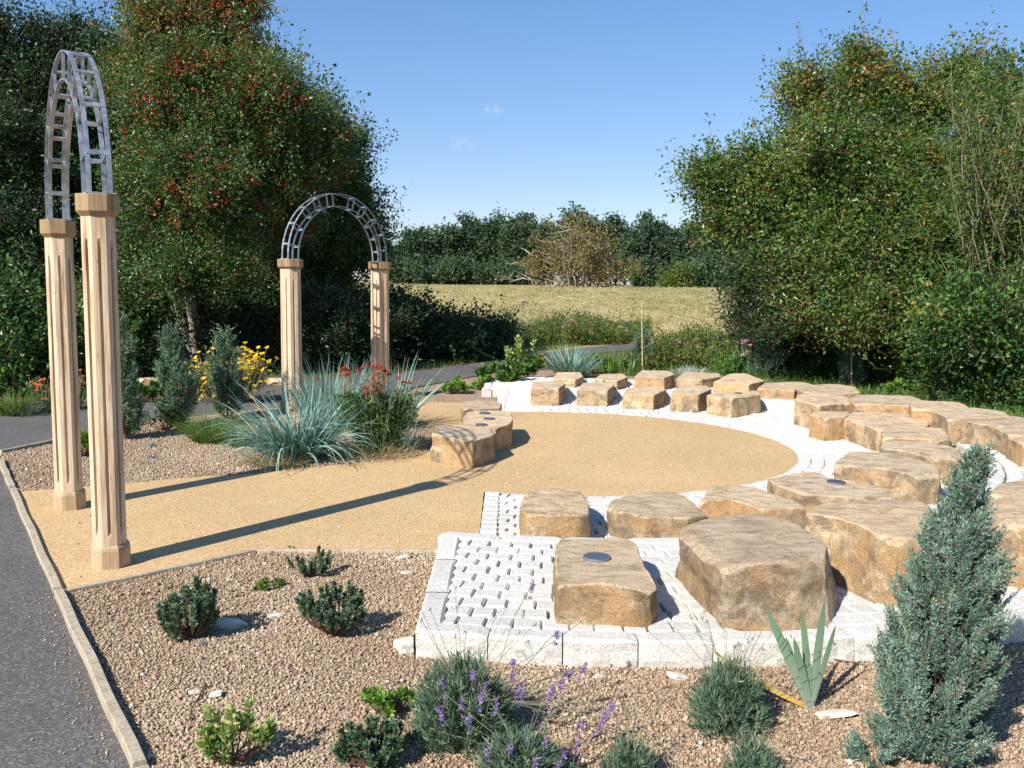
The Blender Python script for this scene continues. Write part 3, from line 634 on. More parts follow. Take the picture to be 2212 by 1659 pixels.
BOULDERS = [
 ('low boulder with one round dark plaque, on the raised setts at front', [(1199,1175),(1214,1161),(1345,1157),(1370,1166),(1386,1205),(1421,1268),(1404,1276),(1366,1272),(1305,1260),(1206,1263),(1201,1230)], (1210,1262,1349), U_, .8, [(1289,1203,.070)], {9: (1206,1346), 8: (1305,1349), 7: (1366,1352), 6: (1404,1352), 5: (1422,1326)}),
 ('largest boulder in the foreground, rough brown front face, behind the iris', [(1472,1152),(1468,1126),(1520,1117),(1600,1107),(1648,1103),(1690,1114),(1740,1142),(1790,1178),(1780,1200),(1725,1210),(1640,1217),(1566,1224),(1516,1196)], (1600,1221,1356), U_, 1.1, (), {0: (1457,1243), 12: (1512,1300), 11: (1570,1356), 10: (1645,1362), 9: (1730,1361), 8: (1795,1352), 7: (1814,1308)}),
 ('big grey-brown boulder between the largest boulder and the tall juniper', [(1736,1106),(1750,1091),(1848,1076),(1960,1074),(2015,1090),(2020,1160),(1940,1166),(1893,1152),(1850,1132),(1809,1116)], (1900,1158,1297), U_, 1.1, (), {8: (1843,1280), 7: (1890,1301), 6: (1940,1314), 9: (1800,1255)}),
 ('boulder cut by the right edge of the photo, right of the tall juniper', [(2112,1082),(2180,1060),(2270,1064),(2330,1100),(2320,1136),(2212,1134),(2160,1124),(2122,1104)], (2205,1133,1270), U_, 1.1, ()),
 ('boulder at the right edge behind the one beside the tall juniper', [(2132,1064),(2160,1044),(2210,1033),(2290,1036),(2300,1062),(2212,1070),(2160,1072)], (2205,1070,1130), U_, 1.0, ()),
 ('rounded cream-topped boulder with rusty front, first of the near inner row', [(1123,1088),(1136,1062),(1179,1050),(1238,1050),(1266,1068),(1276,1106),(1249,1112),(1190,1113),(1137,1111),(1126,1104)], (1200,1113,1180), 0, .9, ()),
 ('orange-topped boulder, second of the near inner row', [(1313,1097),(1322,1079),(1362,1064),(1452,1060),(1490,1077),(1527,1110),(1485,1118),(1437,1116),(1392,1117),(1356,1108),(1326,1104)], (1370,1113,1170), 0, .9, ()),
 ('pale grey boulder with a dark chipped right end, third of the near inner row', [(1510,1081),(1533,1050),(1575,1044),(1640,1053),(1700,1074),(1743,1092),(1698,1098),(1650,1100),(1578,1079),(1540,1080)], (1600,1088,1165), 0, 1.1, ()),
 ('flat boulder with one dark plaque at the right of the circle', [(1658,1033),(1704,1021),(1767,1018),(1790,1030),(1848,1040),(1923,1057),(1938,1070),(1900,1076),(1857,1076),(1743,1066),(1672,1046)], (1760,1068,1140), 0, 1.0, [(1806,1041,.068)]),
 ('big wedge-shaped boulder behind the flat plaque boulder', [(1800,1003),(1833,975),(1890,973),(1968,988),(2033,1011),(2030,1022),(1985,1028),(1900,1010)], (1960,1026,1092), 0, 1.1, ()),
 ('speckled grey boulder behind the wedge-shaped boulder', [(1902,960),(1915,952),(2028,956),(2075,968),(2076,990),(2020,990),(1950,974),(1906,969)], (1950,975,1030), 0, 1.0, ()),
 ('thin-topped boulder behind the speckled grey one on the right', [(1903,930),(1938,921),(2040,924),(2057,945),(2030,950),(1950,946),(1907,944)], (1930,945,1003), 0, 1.0, ()),
 ('tall block with sunlit ochre sides at the right, next to the small block', [(1821,903),(1838,890),(1980,889),(2008,914),(2000,924),(1899,928)], (1898,925,974), 0, .9, ()),
 ('small squarish block at the right edge of the circle, below the long back row', [(1749,894),(1760,887),(1838,889),(1826,900),(1783,903)], (1783,900,950), 0, .8, ()),
 ('block with a dark hollow face at the left end of the long right back row', [(1716,862),(1725,851),(1818,853),(1848,867),(1768,875)], (1745,869,925), U_ * 0, .9, ()),
 ('boulder in the right back row just behind the tall ochre block', [(1832,862),(1850,852),(1968,854),(1992,863),(1965,877),(1900,874),(1846,872)], (1930,876,915), U_, .9, ()),
 ('long boulder in the right back row beside the shrubs', [(1962,868),(1990,863),(2073,868),(2096,880),(2080,887),(2016,886),(1970,882)], (2000,885,930), U_, .9, ()),
 ('boulder with an orange left end in the right back row', [(2015,888),(2030,880),(2110,880),(2172,889),(2187,899),(2130,903),(2050,904)], (2045,903,956), U_, .9, ()),
 ('pale block with horizontal cracks, right back row', [(2070,901),(2090,896),(2200,898),(2240,905),(2225,919),(2157,920),(2078,909)], (2100,913,962), U_, .9, ()),
 ('block at the right edge with a brown corner, right back row', [(2150,924),(2165,915),(2250,914),(2300,930),(2260,942),(2180,940)], (2180,940,989), U_, .9, ()),
 ('shaded block at the very right edge ending the right back row', [(2176,944),(2190,934),(2280,936),(2310,960),(2260,966),(2210,960)], (2208,960,1008), U_, .9, ()),
 ('square block first from left in the far inner row', [(1147,838),(1150,824),(1215,822),(1222,828),(1207,839)], (1180,838,876), 0, .55, ()),
 ('block second from left in the far inner row, leaning edge', [(1247,842),(1258,827),(1320,825),(1327,832),(1313,843)], (1290,842,877), 0, .6, ()),
 ('block third from left in the far inner row with a chipped right corner', [(1345,851),(1356,837),(1433,835),(1439,842),(1412,854)], (1390,852,884), 0, .65, ()),
 ('block fourth from left in the far inner row, dark right face', [(1449,850),(1468,834),(1526,832),(1538,840),(1510,852)], (1490,850,889), 0, .6, ()),
 ('two-toned block, lit left and shaded right face, right end of far inner row', [(1527,853),(1551,845),(1632,843),(1644,852),(1580,861)], (1578,859,901), 0, .65, [(1595,849,.05)]),
 ('small block leftmost in the far outer row, before the blue grass', [(1194,818),(1203,804),(1254,804),(1260,813),(1242,820)], (1238,820,837), U_, .6, ()),
 ('flat-topped small block second in the far outer row, before the iris leaves', [(1285,818),(1297,808),(1347,807),(1356,814),(1334,823)], (1333,822,842), U_, .7, ()),
 ('grey block third in the far outer row, in front of the upright juniper', [(1371,813),(1387,799),(1445,800),(1458,808),(1434,815)], (1400,813,841), U_, .7, ()),
 ('pointed-topped block fourth in the far outer row, by the silvery plant', [(1460,818),(1478,803),(1554,806),(1558,813),(1516,820)], (1490,818,839), U_, .75, ()),
 ('dark-sided block fifth in the far outer row', [(1541,825),(1575,807),(1610,806),(1653,822),(1618,830)], (1580,827,851), U_, .8, ()),
 ('low block sixth in the far outer row with a dark right corner', [(1635,839),(1652,827),(1728,824),(1758,830),(1716,842)], (1700,840,870), U_ * .5, .75, ()),
 ('long flat boulder at the right end of the far outer row', [(1720,841),(1738,832),(1800,829),(1848,835),(1858,848),(1800,852),(1750,850)], (1780,851,874), U_, .75, ()),
 ('pale boulder left of the circle catching the ladder-like arch shadow', [(931,938),(941,920),(1000,917),(1058,924),(1068,938),(1020,954)], (1017,952,1011), 0, .9, ()),
 ('boulder with three small plaques, left of the circle', [(1001,901),(1010,889),(1098,887),(1108,902),(1103,914),(1070,926),(1000,924)], (1072,925,978), 0, .75, [(1040,917,.062), (1057,904,.062), (1047,892,.062)]),
 ('low pale boulder furthest back of the three left of the circle', [(994,878),(1003,867),(1062,864),(1084,872),(1080,880),(1040,882),(1000,883)], (1010,883,914), 0, .9, ()),
]
for i, (lab, top, fe, zb, rough, pq, *bs) in enumerate(BOULDERS):
    boulder(lab, top, fe, zb, i + 1, rough, pq, *bs, edge=.010 if i > 20 else .014)

# ============================================================ ARCHES
def oct_ring(r, rot, n=8): return [(math.cos(rot + 2 * math.pi * k / n) * r, math.sin(rot + 2 * math.pi * k / n) * r) for k in range(n)]
def column(parent, base, H, r, rot):
    mb = MB(); prof_z = [0.10, .17, .19, .21, .25, H - .33, H - .27, H - .25, H - .23, H - .10]
    groove = [0, 0, 0, .6, 1, 1, .6, 0, 0, 0]; V = []; co = oct_ring(r, rot)
    zz = []; gg = []
    for i in range(len(prof_z) - 1):
        st = 10 if prof_z[i + 1] - prof_z[i] > .5 else 1
        for k in range(st): t = k / st; zz.append(prof_z[i] * (1 - t) + prof_z[i + 1] * t); gg.append(groove[i] * (1 - t) + groove[i + 1] * t)
    zz.append(prof_z[-1]); gg.append(0)
    for z, g in zip(zz, gg):
        tp = 1 - .015 * (z / H)
        for k in range(8):
            a = Vector(co[k]) * tp; b = Vector(co[(k + 1) % 8]) * tp; m = (a + b) / 2; nn = m.normalized()
            gr = g * .016
            for t, d in ((0, 0), (.37, 0), (.41, gr), (.5, gr * 1.2), (.59, gr), (.63, 0)):
                p = a.lerp(b, t) - nn * d; V.append((base[0] + p.x, base[1] + p.y, z))
    m = 48; F = [[i * m + j, i * m + (j + 1) % m, (i + 1) * m + (j + 1) % m, (i + 1) * m + j] for i in range(len(zz) - 1) for j in range(m)]
    mb.add(V, F); c = mb.build('column', WOOD, parent=parent, loc=(base[0], base[1], 0))
    def drum(name, levels, mat):
        d = MB(); V = []
        for rr, z in levels: V += [(base[0] + x, base[1] + y, z) for x, y in oct_ring(rr, rot)]
        k = len(levels); F = [[i * 8 + j, i * 8 + (j + 1) % 8, (i + 1) * 8 + (j + 1) % 8, (i + 1) * 8 + j] for i in range(k - 1) for j in range(8)]
        d.add(V, F); e = k * 8
        d.v[-1] = np.concatenate([d.v[-1], np.array([(base[0], base[1], levels[-1][1]), (base[0], base[1], levels[0][1])], np.float32)]); d.n += 2
        d.f[3].append(np.array([[(k - 1) * 8 + j, (k - 1) * 8 + (j + 1) % 8, e] for j in range(8)] + [[(j + 1) % 8, j, e + 1] for j in range(8)])); d.r[3].append(np.full(16, .5, np.float32))
        o = d.build(name, mat, parent=c, loc=(base[0], base[1], 0)); o.parent = c; o.location = (0, 0, 0)
    drum('plinth', [(r * 1.20, -.02), (r * 1.20, .105), (r * 1.15, .12), (r * 1.02, .135)], EDGEWOOD2)
    drum('capital', [(r * 1.0, H - .125), (r * 1.22, H - .10), (r * 1.25, H - .095), (r * 1.25, H - .004), (r * 1.22, H)], CAPW)
    return c
EDGEWOOD2 = m_wood('plinth_oak', (.28, .18, .10), (.42, .29, .17), (.50, .36, .23))
def arch(A, B, HA, HB, r, rise, half, label, rot):
    A = Vector((A[0], A[1], 0)); B = Vector((B[0], B[1], 0)); t = (B - A).normalized(); nrm = Vector((-t.y, t.x, 0)); C = (A + B) / 2
    E = thing('garden_arch', C, label, 'arch', 'timber and steel garden arches')
    column(E, (A.x, A.y), HA, r, rot); column(E, (B.x, B.y), HB, r, rot)
    Ho, Hi = rise, rise - .165; ro, ri = half + .085, half - .085
    def path(R_, rz, n=40):
        out = []; st = rz - R_ * 1.0 if rz > R_ else .03; hz = rz - st
        for k in range(n + 1):
            a = math.pi * k / n; out.append((-math.cos(a) * R_, st + math.sin(a) * hz))
        return [(-R_, -.02)] + out + [(R_, -.02)]
    def pt(s, z, o): f = (s + half) / (2 * half); base = HA + (HB - HA) * min(1, max(0, f)); p = C + t * s + nrm * o; return Vector((p.x, p.y, base + z))
    def strip(name, pts3, widths, thick, dirw):
        m = MB(); V = []; n = len(pts3)
        for i in range(n):
            d = (pts3[min(i + 1, n - 1)] - pts3[max(i - 1, 0)]).normalized(); q = d.cross(dirw).normalized()
            for sw, sq in ((-1, -1), (1, -1), (1, 1), (-1, 1)): V.append(tuple(pts3[i] + dirw * sw * widths + q * sq * thick))
        F = [[i * 4 + j, i * 4 + (j + 1) % 4, (i + 1) * 4 + (j + 1) % 4, (i + 1) * 4 + j] for i in range(n - 1) for j in range(4)] + [[3, 2, 1, 0], [4 * n - 4, 4 * n - 3, 4 * n - 2, 4 * n - 1]]
        m.add(V, F); return m.build(name, STEEL, parent=E)
    OF = .055; po, pi_ = path(ro, Ho), path(ri, Hi)
    for o in (-OF, OF):
        strip('rail', [pt(s, z, o) for s, z in po], .0125, .004, nrm); strip('rail', [pt(s, z, o) for s, z in pi_], .0125, .004, nrm)
    angs = [9, 27, 45, 63, 80, 100, 117, 135, 153, 171]
    angs = [11, 30, 48, 64, 81, 108, 124, 140, 156, 171]
    for a in angs:
        a = rad(a); hzO = Ho - max(Ho - ro, .03); hzI = Hi - max(Hi - ri, .03)
        P1 = (-math.cos(a) * ro, max(Ho - ro, .03) + math.sin(a) * hzO); P2 = (-math.cos(a) * ri, max(Hi - ri, .03) + math.sin(a) * hzI)
        for o in (-OF, OF):
            strip('strut', [pt(*P1, o), pt(*P2, o)], .010, .004, nrm)
        for q in (P1, P2):
            a_, b_ = pt(*q, -OF - .012), pt(*q, OF + .012); w = (pt(*P1, 0) - pt(*P2, 0)).normalized(); tt = w.cross(nrm).normalized()
            m = MB(); V = [tuple(x + w * i * .006 + tt * j * .013) for x in (a_, b_) for i, j in ((-1, -1), (1, -1), (1, 1), (-1, 1))]
            m.add(V, [[0, 1, 5, 4], [1, 2, 6, 5], [2, 3, 7, 6], [3, 0, 4, 7], [3, 2, 1, 0], [4, 5, 6, 7]]); m.build('cross_bar', STEEL, parent=E)
    for s, rr in ((-1, A), (1, B)):      # foot plates on the capitals
        hb = HA if s < 0 else HB; m = MB(); V = []
        for z in (0.0, .008):
            for i, j in ((-1, -1), (1, -1), (1, 1), (-1, 1)): p = rr + t * i * .105 + nrm * j * .075; V.append((p.x, p.y, hb + z + .001))
        m.add(V, [[0, 1, 5, 4], [1, 2, 6, 5], [2, 3, 7, 6], [3, 0, 4, 7], [3, 2, 1, 0], [4, 5, 6, 7]]); m.build('foot_plate', STEEL, parent=E)
    return E
arch((-2.38, 5.34), (-3.27, 6.69), 2.166, 2.10, .100, .955, .81, 'tall arch of two pale oak posts and steel ladder hoop beside the near asphalt', rad(1.5))
arch((-2.85, 11.86), (-1.90, 13.20), 1.957, 1.962, .130, .885, .82, 'further arch of two oak posts and steel hoop behind the blue grass', rad(10))

# ============================================================ VEGETATION
def sph(n, rng):
    return unit(rng.normal(size=(n, 3)))
def crown_leaves(mb, blobs, ntwig, per, leaf, rng, twl=.45, spread=.10, upb=.35, hue=None, wid=.55, tw=None, jag=.22, inner=.24, longs=.05, clus=15, csc=1.0):
    """leaf sprays over the volumes of the blobs; twigs stick out past the outline so it stays ragged"""
    vol = np.array([b[3] * b[4] + b[3] * b[5] + b[4] * b[5] for b in blobs]); cnt = rng.multinomial(ntwig, vol / vol.sum())
    for b, n in zip(blobs, cnt):
        if n == 0: continue
        c = np.array(b[:3]); r = np.array(b[3:6]); u = sph(n, rng)
        # lumps: radius varies with direction in clumps
        ph = rng.uniform(0, 6.28, (6, 3)); fr = rng.normal(size=(6, 3)) * 3.2
        lump = sum(np.sin(u @ fr[i] * 1.7 + ph[i, 0]) for i in range(6)) / 4
        rr = np.where(rng.random(n) < inner, rng.uniform(.35, .85, n), 1 - np.abs(rng.normal(size=n)) * .12) * (1 + jag * lump)
        nc = max(4, n // clus); ci = rng.integers(0, nc, n); inn = rr < .8          # leaves gather in boughs with gaps between them
        cu = sph(nc, rng); cl_ = sum(np.sin(cu @ fr[i] * 1.7 + ph[i, 0]) for i in range(6)) / 4
        cp = c + cu * r * (1 + jag * cl_ + rng.normal(size=nc) * .07)[:, None]; csz = min(r.max() * .30, .27 * csc)
        q_ = cp[ci] + sph(n, rng) * (csz * rng.random(n) ** .5)[:, None] * np.array([1, 1, .62])
        p = np.where(inn[:, None], c + u * r * rr[:, None] * .92, q_); u = np.where(inn[:, None], u, unit(unit(p - c) + unit(p - cp[ci]) * .8)); chue = rng.normal(size=nc) * .12
        d = unit(u * .9 + np.array([0, 0, upb]) + rng.normal(size=(n, 3)) * .45)
        tl = twl * rng.uniform(.4, 1.5, n)
        ls = rng.random(n) < longs; tl = np.where(ls, tl * rng.uniform(1.3, 2.0, n), tl); tl = np.where(rr < .8, tl * .8, tl)
        hu = np.clip(rng.normal(.42, .16, n) + .10 * lump + chue[ci], 0, 1) if hue is None else np.clip(hue(p, n, rng) + chue[ci], 0, 1)
        k = per; t = rng.uniform(-.15, 1, (n, k)); 
        pos = p[:, None, :] + d[:, None, :] * (t * tl[:, None])[:, :, None] + rng.normal(size=(n, k, 3)) * (spread * (1.15 - .6 * np.clip(t, 0, 1)) * np.where(ls, .55, 1)[:, None])[:, :, None]
        ld = unit(d[:, None, :] * .6 + rng.normal(size=(n, k, 3)) * .8)
        h = np.clip(hu[:, None] + rng.normal(size=(n, k)) * .13, 0, 1)
        m = n * k; L = leaf * rng.uniform(.6, 1.3, m)
        add_leaves(mb, pos.reshape(m, 3), ld.reshape(m, 3), L, L * wid, rng, h.reshape(m))
        if tw is not None: add_twigs(tw, p - d * tl[:, None] * .4, p + d * tl[:, None] * .9, .003 + .003 * rng.random(n), rng.random(n))
def boughs(blobs, seed):
    """break each mass of the crown into a core and a number of separate boughs standing off it"""
    rng = R(seed + 5000); out = []
    for b in blobs:
        c = np.array(b[:3]); r = np.array([max(q * .6, q - .25) for q in b[3:6]]); out.append((*c, *(r * .66)))
        n = int(np.clip(4 + r.max() * 6, 5, 12)); u = sph(n, rng); u[:, 1] -= .35; u = unit(u)
        for k in range(n):
            q = r * rng.uniform(.26, .46) * np.array([1.15, 1.15, .72]); out.append((*(c + u[k] * r * rng.uniform(.66, .98)), *np.maximum(q, .16)))
    return out
def plant(name, label, cat, base, blobs, ntwig, per, leaf, mat, seed, stems=(), bark=None, group=None, berries=0, bmat=None, bsize=.03, bwhere=None, stem_r=.05, **kw):
    if name in ('hawthorn_tree', 'dark_tree'): blobs = boughs(blobs, seed)
    rng = R(seed); root = thing(name, base, label, cat, group); mb = MB(); tw = MB()
    crown_leaves(mb, blobs, ntwig, per, leaf, rng, tw=tw, **kw)
    mb.build('crown' if 'tree' in name else 'foliage', mat, parent=root)
    sm = MB(); bz = np.array(base)
    lst = list(stems) if stems else [None]
    for s in lst:
        start = np.array(base if s is None else s[0], float); rr = stem_r if s is None else s[1]
        nb = 1 if s is None else len(s[2]) if len(s) > 2 and s[2] else 0
        if s is not None and len(s) > 2 and s[2]:
            add_tube(sm, [start] + [np.array(q, float) for q in s[2]], list(np.linspace(rr, rr * .55, len(s[2]) + 1)), 9); tip = np.array(s[2][-1], float)
        else: tip = start
        for b in blobs[:60:6] if len(blobs) > 20 else blobs[:7]:
            c = np.array(b[:3]); w = wiggle(tip, c + rng.normal(size=3) * .1, 6, .09, rng); add_tube(sm, w, list(np.linspace(rr * .6, rr * .15, 7)), 6)
            for _ in range(4):
                q = c + sph(1, rng)[0] * np.array(b[3:6]) * .8; add_tube(sm, wiggle(w[4], q, 5, .1, rng), list(np.linspace(rr * .16, rr * .04, 6)), 5)
    if tw.n: tag(tw.build('twigs', TWIG, parent=root), kind='stuff')
    sm.build('trunk' if 'tree' in name else 'stem', bark or TWIG, parent=root, smooth=True)
    if berries:
        bm = MB(); cl = berries // 9
        vol = np.array([b[3] * b[4] + b[3] * b[5] + b[4] * b[5] for b in blobs]); ch = rng.choice(len(blobs), cl * 4, p=vol / vol.sum())
        BB = np.array(blobs)[ch]; u = sph(cl * 4, rng); u[:, 1] = -np.abs(u[:, 1]); p = BB[:, :3] + unit(u) * BB[:, 3:6] * rng.uniform(1.0, 1.22, (cl * 4, 1))
        if bwhere is not None: p = p[bwhere(p, rng)]
        p = p[:cl]; q = np.repeat(p, 9, 0) + rng.normal(size=(len(p) * 9, 3)) * .055
        add_pebbles(bm, q, bsize * rng.uniform(.4, .7, len(q)), rng, rng.random(len(q)))
        tag(bm.build('berries', bmat, parent=root), kind='stuff')
    return root
def bl(u, v, Y, ru, rv, rd=None):
    c = wp(u, v, Y); k = Y / FPX
    return (c.x, c.y, c.z, ru * k, (rd if rd else ru * k * .8), rv * k)

# ---- the left trees: silhouettes traced as clumps, each at its own depth
g = lambda u, v, z=-.02: tuple(at(u, v, z))
hb = at(428, 792, -.02)
def red_top(p, n, rng):
    hi = smooth((p[:, 2] - 3.4) / 4.0) 
    return np.clip(rng.normal(.40, .16, n) + hi * rng.uniform(0, .55, n), 0, 1)
def bsel(p, rng): return rng.random(len(p)) < np.clip(.10 + (p[:, 2] - 2.2) / 6, 0.05, .9)
plant('hawthorn_tree', 'tall hawthorn tree covered in red berries behind the near arch', 'tree', tuple(hb),
      [bl(470, 230, 16.3, 175, 150), bl(590, 330, 16.8, 150, 120), bl(400, 60, 16.6, 130, 120), bl(490, 20, 16.8, 85, 120), bl(560, 170, 16.9, 65, 90), bl(340, 330, 16.2, 120, 150),
       bl(450, 430, 15.8, 170, 130), bl(690, 330, 17.0, 90, 90), bl(330, 500, 16.2, 90, 110), bl(440, 580, 15.9, 130, 70), bl(600, 470, 17.2, 110, 100), bl(300, 180, 17.0, 90, 120), bl(620, 235, 17.0, 50, 70)],
      8200, 32, .060, HAWL, 21, stems=[(tuple(hb), .12, [tuple(wp(420, 700, 17.6)), tuple(wp(400, 600, 16.8)), tuple(wp(430, 480, 16.5))]), (tuple(hb), .085, [tuple(wp(395, 700, 17.6)), tuple(wp(365, 600, 16.8))])],
      bark=PALEBARK, berries=17000, bmat=REDB, bsize=.044, bwhere=bsel, hue=red_top, jag=.28, twl=.55)
fb = wp(760, 700, 20.5); fb.z = -.02
plant('hawthorn_tree', 'dark green tree on the skyline just above the further arch', 'tree', tuple(fb),
      [bl(725, 370, 19.5, 85, 110), bl(765, 430, 19.8, 66, 90), bl(700, 280, 20, 70, 70), bl(740, 540, 19.8, 92, 80), bl(640, 560, 20.2, 110, 120), bl(795, 520, 20, 40, 90), bl(700, 680, 20.5, 140, 70)],
      4200, 28, .068, HAWL, 22, stems=[(tuple(fb), .13, [tuple(wp(750, 600, 20.5))])], bark=BARK, berries=900, bmat=REDB, bsize=.035, jag=.3, twl=.6)
lb = wp(90, 780, 18.5); lb.z = -.02
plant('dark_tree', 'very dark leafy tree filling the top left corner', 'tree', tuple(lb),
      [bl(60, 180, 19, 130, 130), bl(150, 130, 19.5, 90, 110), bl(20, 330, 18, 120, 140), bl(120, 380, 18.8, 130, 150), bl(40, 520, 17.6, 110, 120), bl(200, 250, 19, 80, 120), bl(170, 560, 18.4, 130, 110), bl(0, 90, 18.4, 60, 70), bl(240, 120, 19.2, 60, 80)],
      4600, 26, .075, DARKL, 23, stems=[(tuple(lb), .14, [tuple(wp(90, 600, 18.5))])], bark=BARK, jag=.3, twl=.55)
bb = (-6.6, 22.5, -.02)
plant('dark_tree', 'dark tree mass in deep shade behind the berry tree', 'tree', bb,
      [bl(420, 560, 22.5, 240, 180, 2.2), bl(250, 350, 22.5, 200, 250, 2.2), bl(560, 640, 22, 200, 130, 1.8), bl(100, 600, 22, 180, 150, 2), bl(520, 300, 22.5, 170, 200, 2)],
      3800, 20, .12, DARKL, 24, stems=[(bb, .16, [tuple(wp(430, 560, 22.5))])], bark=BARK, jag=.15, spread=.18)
# ---- lower left shrubs
def shrub(name, label, cat, u, vb, blobs, n, per, leaf, mat, seed, **kw):
    b = at(u, vb, -.015); return plant(name, label, cat, tuple(b), blobs, n, per, leaf, mat, seed, stem_r=kw.pop('stem_r', .02), **kw)
def gb(u, vb, Yb, wv, hv, dv=0, lift=0.5):   # a blob sitting on the ground: u centre, base v, width/height px
    g_ = at(u, vb, -.015); k = g_.y / FPX
    return (g_.x, g_.y + dv, hv * k * lift, wv * k * .5, max(wv * k * .4, .15), hv * k * .5)
SH = 'shrubs along the back of the beds'
shrub('bramble_bush', 'leafy bramble bush at the left edge behind the arch', 'bush', 40, 858, [gb(40, 850, 0, 130, 190), gb(110, 842, 0, 110, 140), gb(-30, 850, 0, 110, 210)], 900, 18, .085, BRAMB, 31, group=SH)
shrub('bramble_bush', 'tangled bramble bush between the two near posts and the berry tree', 'bush', 300, 815, [gb(250, 815, 0, 150, 190), gb(325, 808, 0, 90, 130), gb(200, 830, 0, 120, 120)], 950, 18, .075, BRAMB, 32, group=SH)
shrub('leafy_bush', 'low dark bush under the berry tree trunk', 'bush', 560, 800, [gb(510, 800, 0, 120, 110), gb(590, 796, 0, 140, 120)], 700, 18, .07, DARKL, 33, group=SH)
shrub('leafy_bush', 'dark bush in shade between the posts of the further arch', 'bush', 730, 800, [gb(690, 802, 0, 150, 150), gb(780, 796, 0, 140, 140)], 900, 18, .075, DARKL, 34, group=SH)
# dark hedge beyond the asphalt
shrub('bramble_hedge', 'long dark bramble hedge in shade between the further arch and the field', 'hedge', 960, 775,
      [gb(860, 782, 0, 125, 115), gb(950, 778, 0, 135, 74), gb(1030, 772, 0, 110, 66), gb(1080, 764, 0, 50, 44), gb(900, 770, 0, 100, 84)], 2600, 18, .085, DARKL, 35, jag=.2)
# weeds between hedge and right trees
def weed_stand(label, u0, u1, vb0, vb1, hpx, n, seed, mat=WEEDM, flowers=None):
    rng = R(seed); mb = MB(); sm = MB()
    u = rng.uniform(u0, u1, n); t = (u - u0) / (u1 - u0); v = vb0 + (vb1 - vb0) * t - rng.random(n) * 22
    base = np.array([tuple(at(a, b, -.02)) for a, b in zip(u, v)]); k = base[:, 1] / FPX
    H = hpx * k * rng.uniform(.45, 1.15, n) * (.75 + .25 * np.sin(t * 9 + seed))
    top = base + np.stack([rng.normal(size=n) * .10, rng.normal(size=n) * .1, H], 1)
    add_twigs(sm, base, top, .006, rng.random(n)); m = 26
    tt = rng.uniform(.15, 1, (n, m)); pos = base[:, None] + (top - base)[:, None] * tt[:, :, None] + rng.normal(size=(n, m, 3)) * .06
    hue = np.clip(rng.normal(.42, .22, n)[:, None] + rng.normal(size=(n, m)) * .12, 0, 1)
    ld = rng.normal(size=(n, m, 3)) + np.array([0, 0, .6])
    add_leaves(mb, pos.reshape(-1, 3), ld.reshape(-1, 3), rng.uniform(.06, .14, n * m), .035, rng, hue.ravel())
    o = mb.build('weeds', mat); tag(o, label, 'weeds', kind='stuff')
    s = sm.build('weed_stalk', mat, parent=o); s.location = (0, 0, 0); s['kind'] = 'stuff'
    if flowers:
        fm = MB(); c = top[rng.random(n) < flowers[1]]; q = np.repeat(c, 6, 0) + rng.normal(size=(len(c) * 6, 3)) * .05
        add_leaves(fm, q, sph(len(q), rng), .06, .05, rng, rng.random(len(q))); w = fm.build('flower', flowers[0], parent=o); w.location = (0, 0, 0); w['kind'] = 'stuff'
    return o
weed_stand('tall green and rusty weeds at the foot of the field', 1060, 1400, 752, 742, 54, 900, 41, flowers=(PINKF, .03))
weed_stand('reddish weeds along the asphalt path in front of the field', 1430, 1620, 762, 768, 45, 300, 42)
weed_stand('green and brown weeds behind the far blocks', 1370, 1600, 806, 806, 62, 380, 43, flowers=(PINKF, .03))
weed_stand('low green weeds under the shrubs at the right', 1560, 1800, 815, 822, 42, 330, 44, mat=BRAMB)

# ---- right-hand trees
rb = wp(1900, 800, 17.5); rb.z = -.02
plant('hawthorn_tree', 'broad hawthorn tree with reddening tips on the right skyline', 'tree', tuple(rb),
      [bl(1590, 415, 16.5, 88, 66), bl(1665, 385, 16.5, 90, 80), bl(1785, 290, 16.8, 105, 85), bl(1900, 230, 16.8, 110, 80), bl(1820, 400, 16, 170, 130), bl(1660, 480, 16.5, 105, 75), bl(2000, 240, 17, 90, 90), bl(1950, 420, 15.8, 140, 130), bl(1780, 540, 15.8, 170, 110), bl(1525, 390, 16.6, 45, 28), bl(1850, 160, 16.9, 45, 35), bl(1750, 200, 16.8, 40, 35), bl(2080, 190, 17, 60, 70), bl(1950, 620, 15.8, 150, 90), bl(1575, 465, 16.6, 50, 34)],
      7600, 28, .074, HAWR, 51, stems=[(tuple(rb), .13, [tuple(wp(1880, 690, 17.2)), tuple(wp(1850, 600, 17))]), (tuple(wp(2010, 800, 17)), .09, [tuple(wp(2030, 680, 16.8))])],
      bark=BARK, berries=800, bmat=REDB, bsize=.035, bwhere=bsel, hue=lambda p, n, rng: np.clip(rng.normal(.42, .15, n) + smooth((p[:, 2] - 2.8) / 3.5) * rng.uniform(0, .42, n), 0, 1), jag=.32, twl=.6)
wbs = at(2160, 850, -.02)
WILLB = plain('willow_bark', (.20, .16, .10), .9, var=.35)
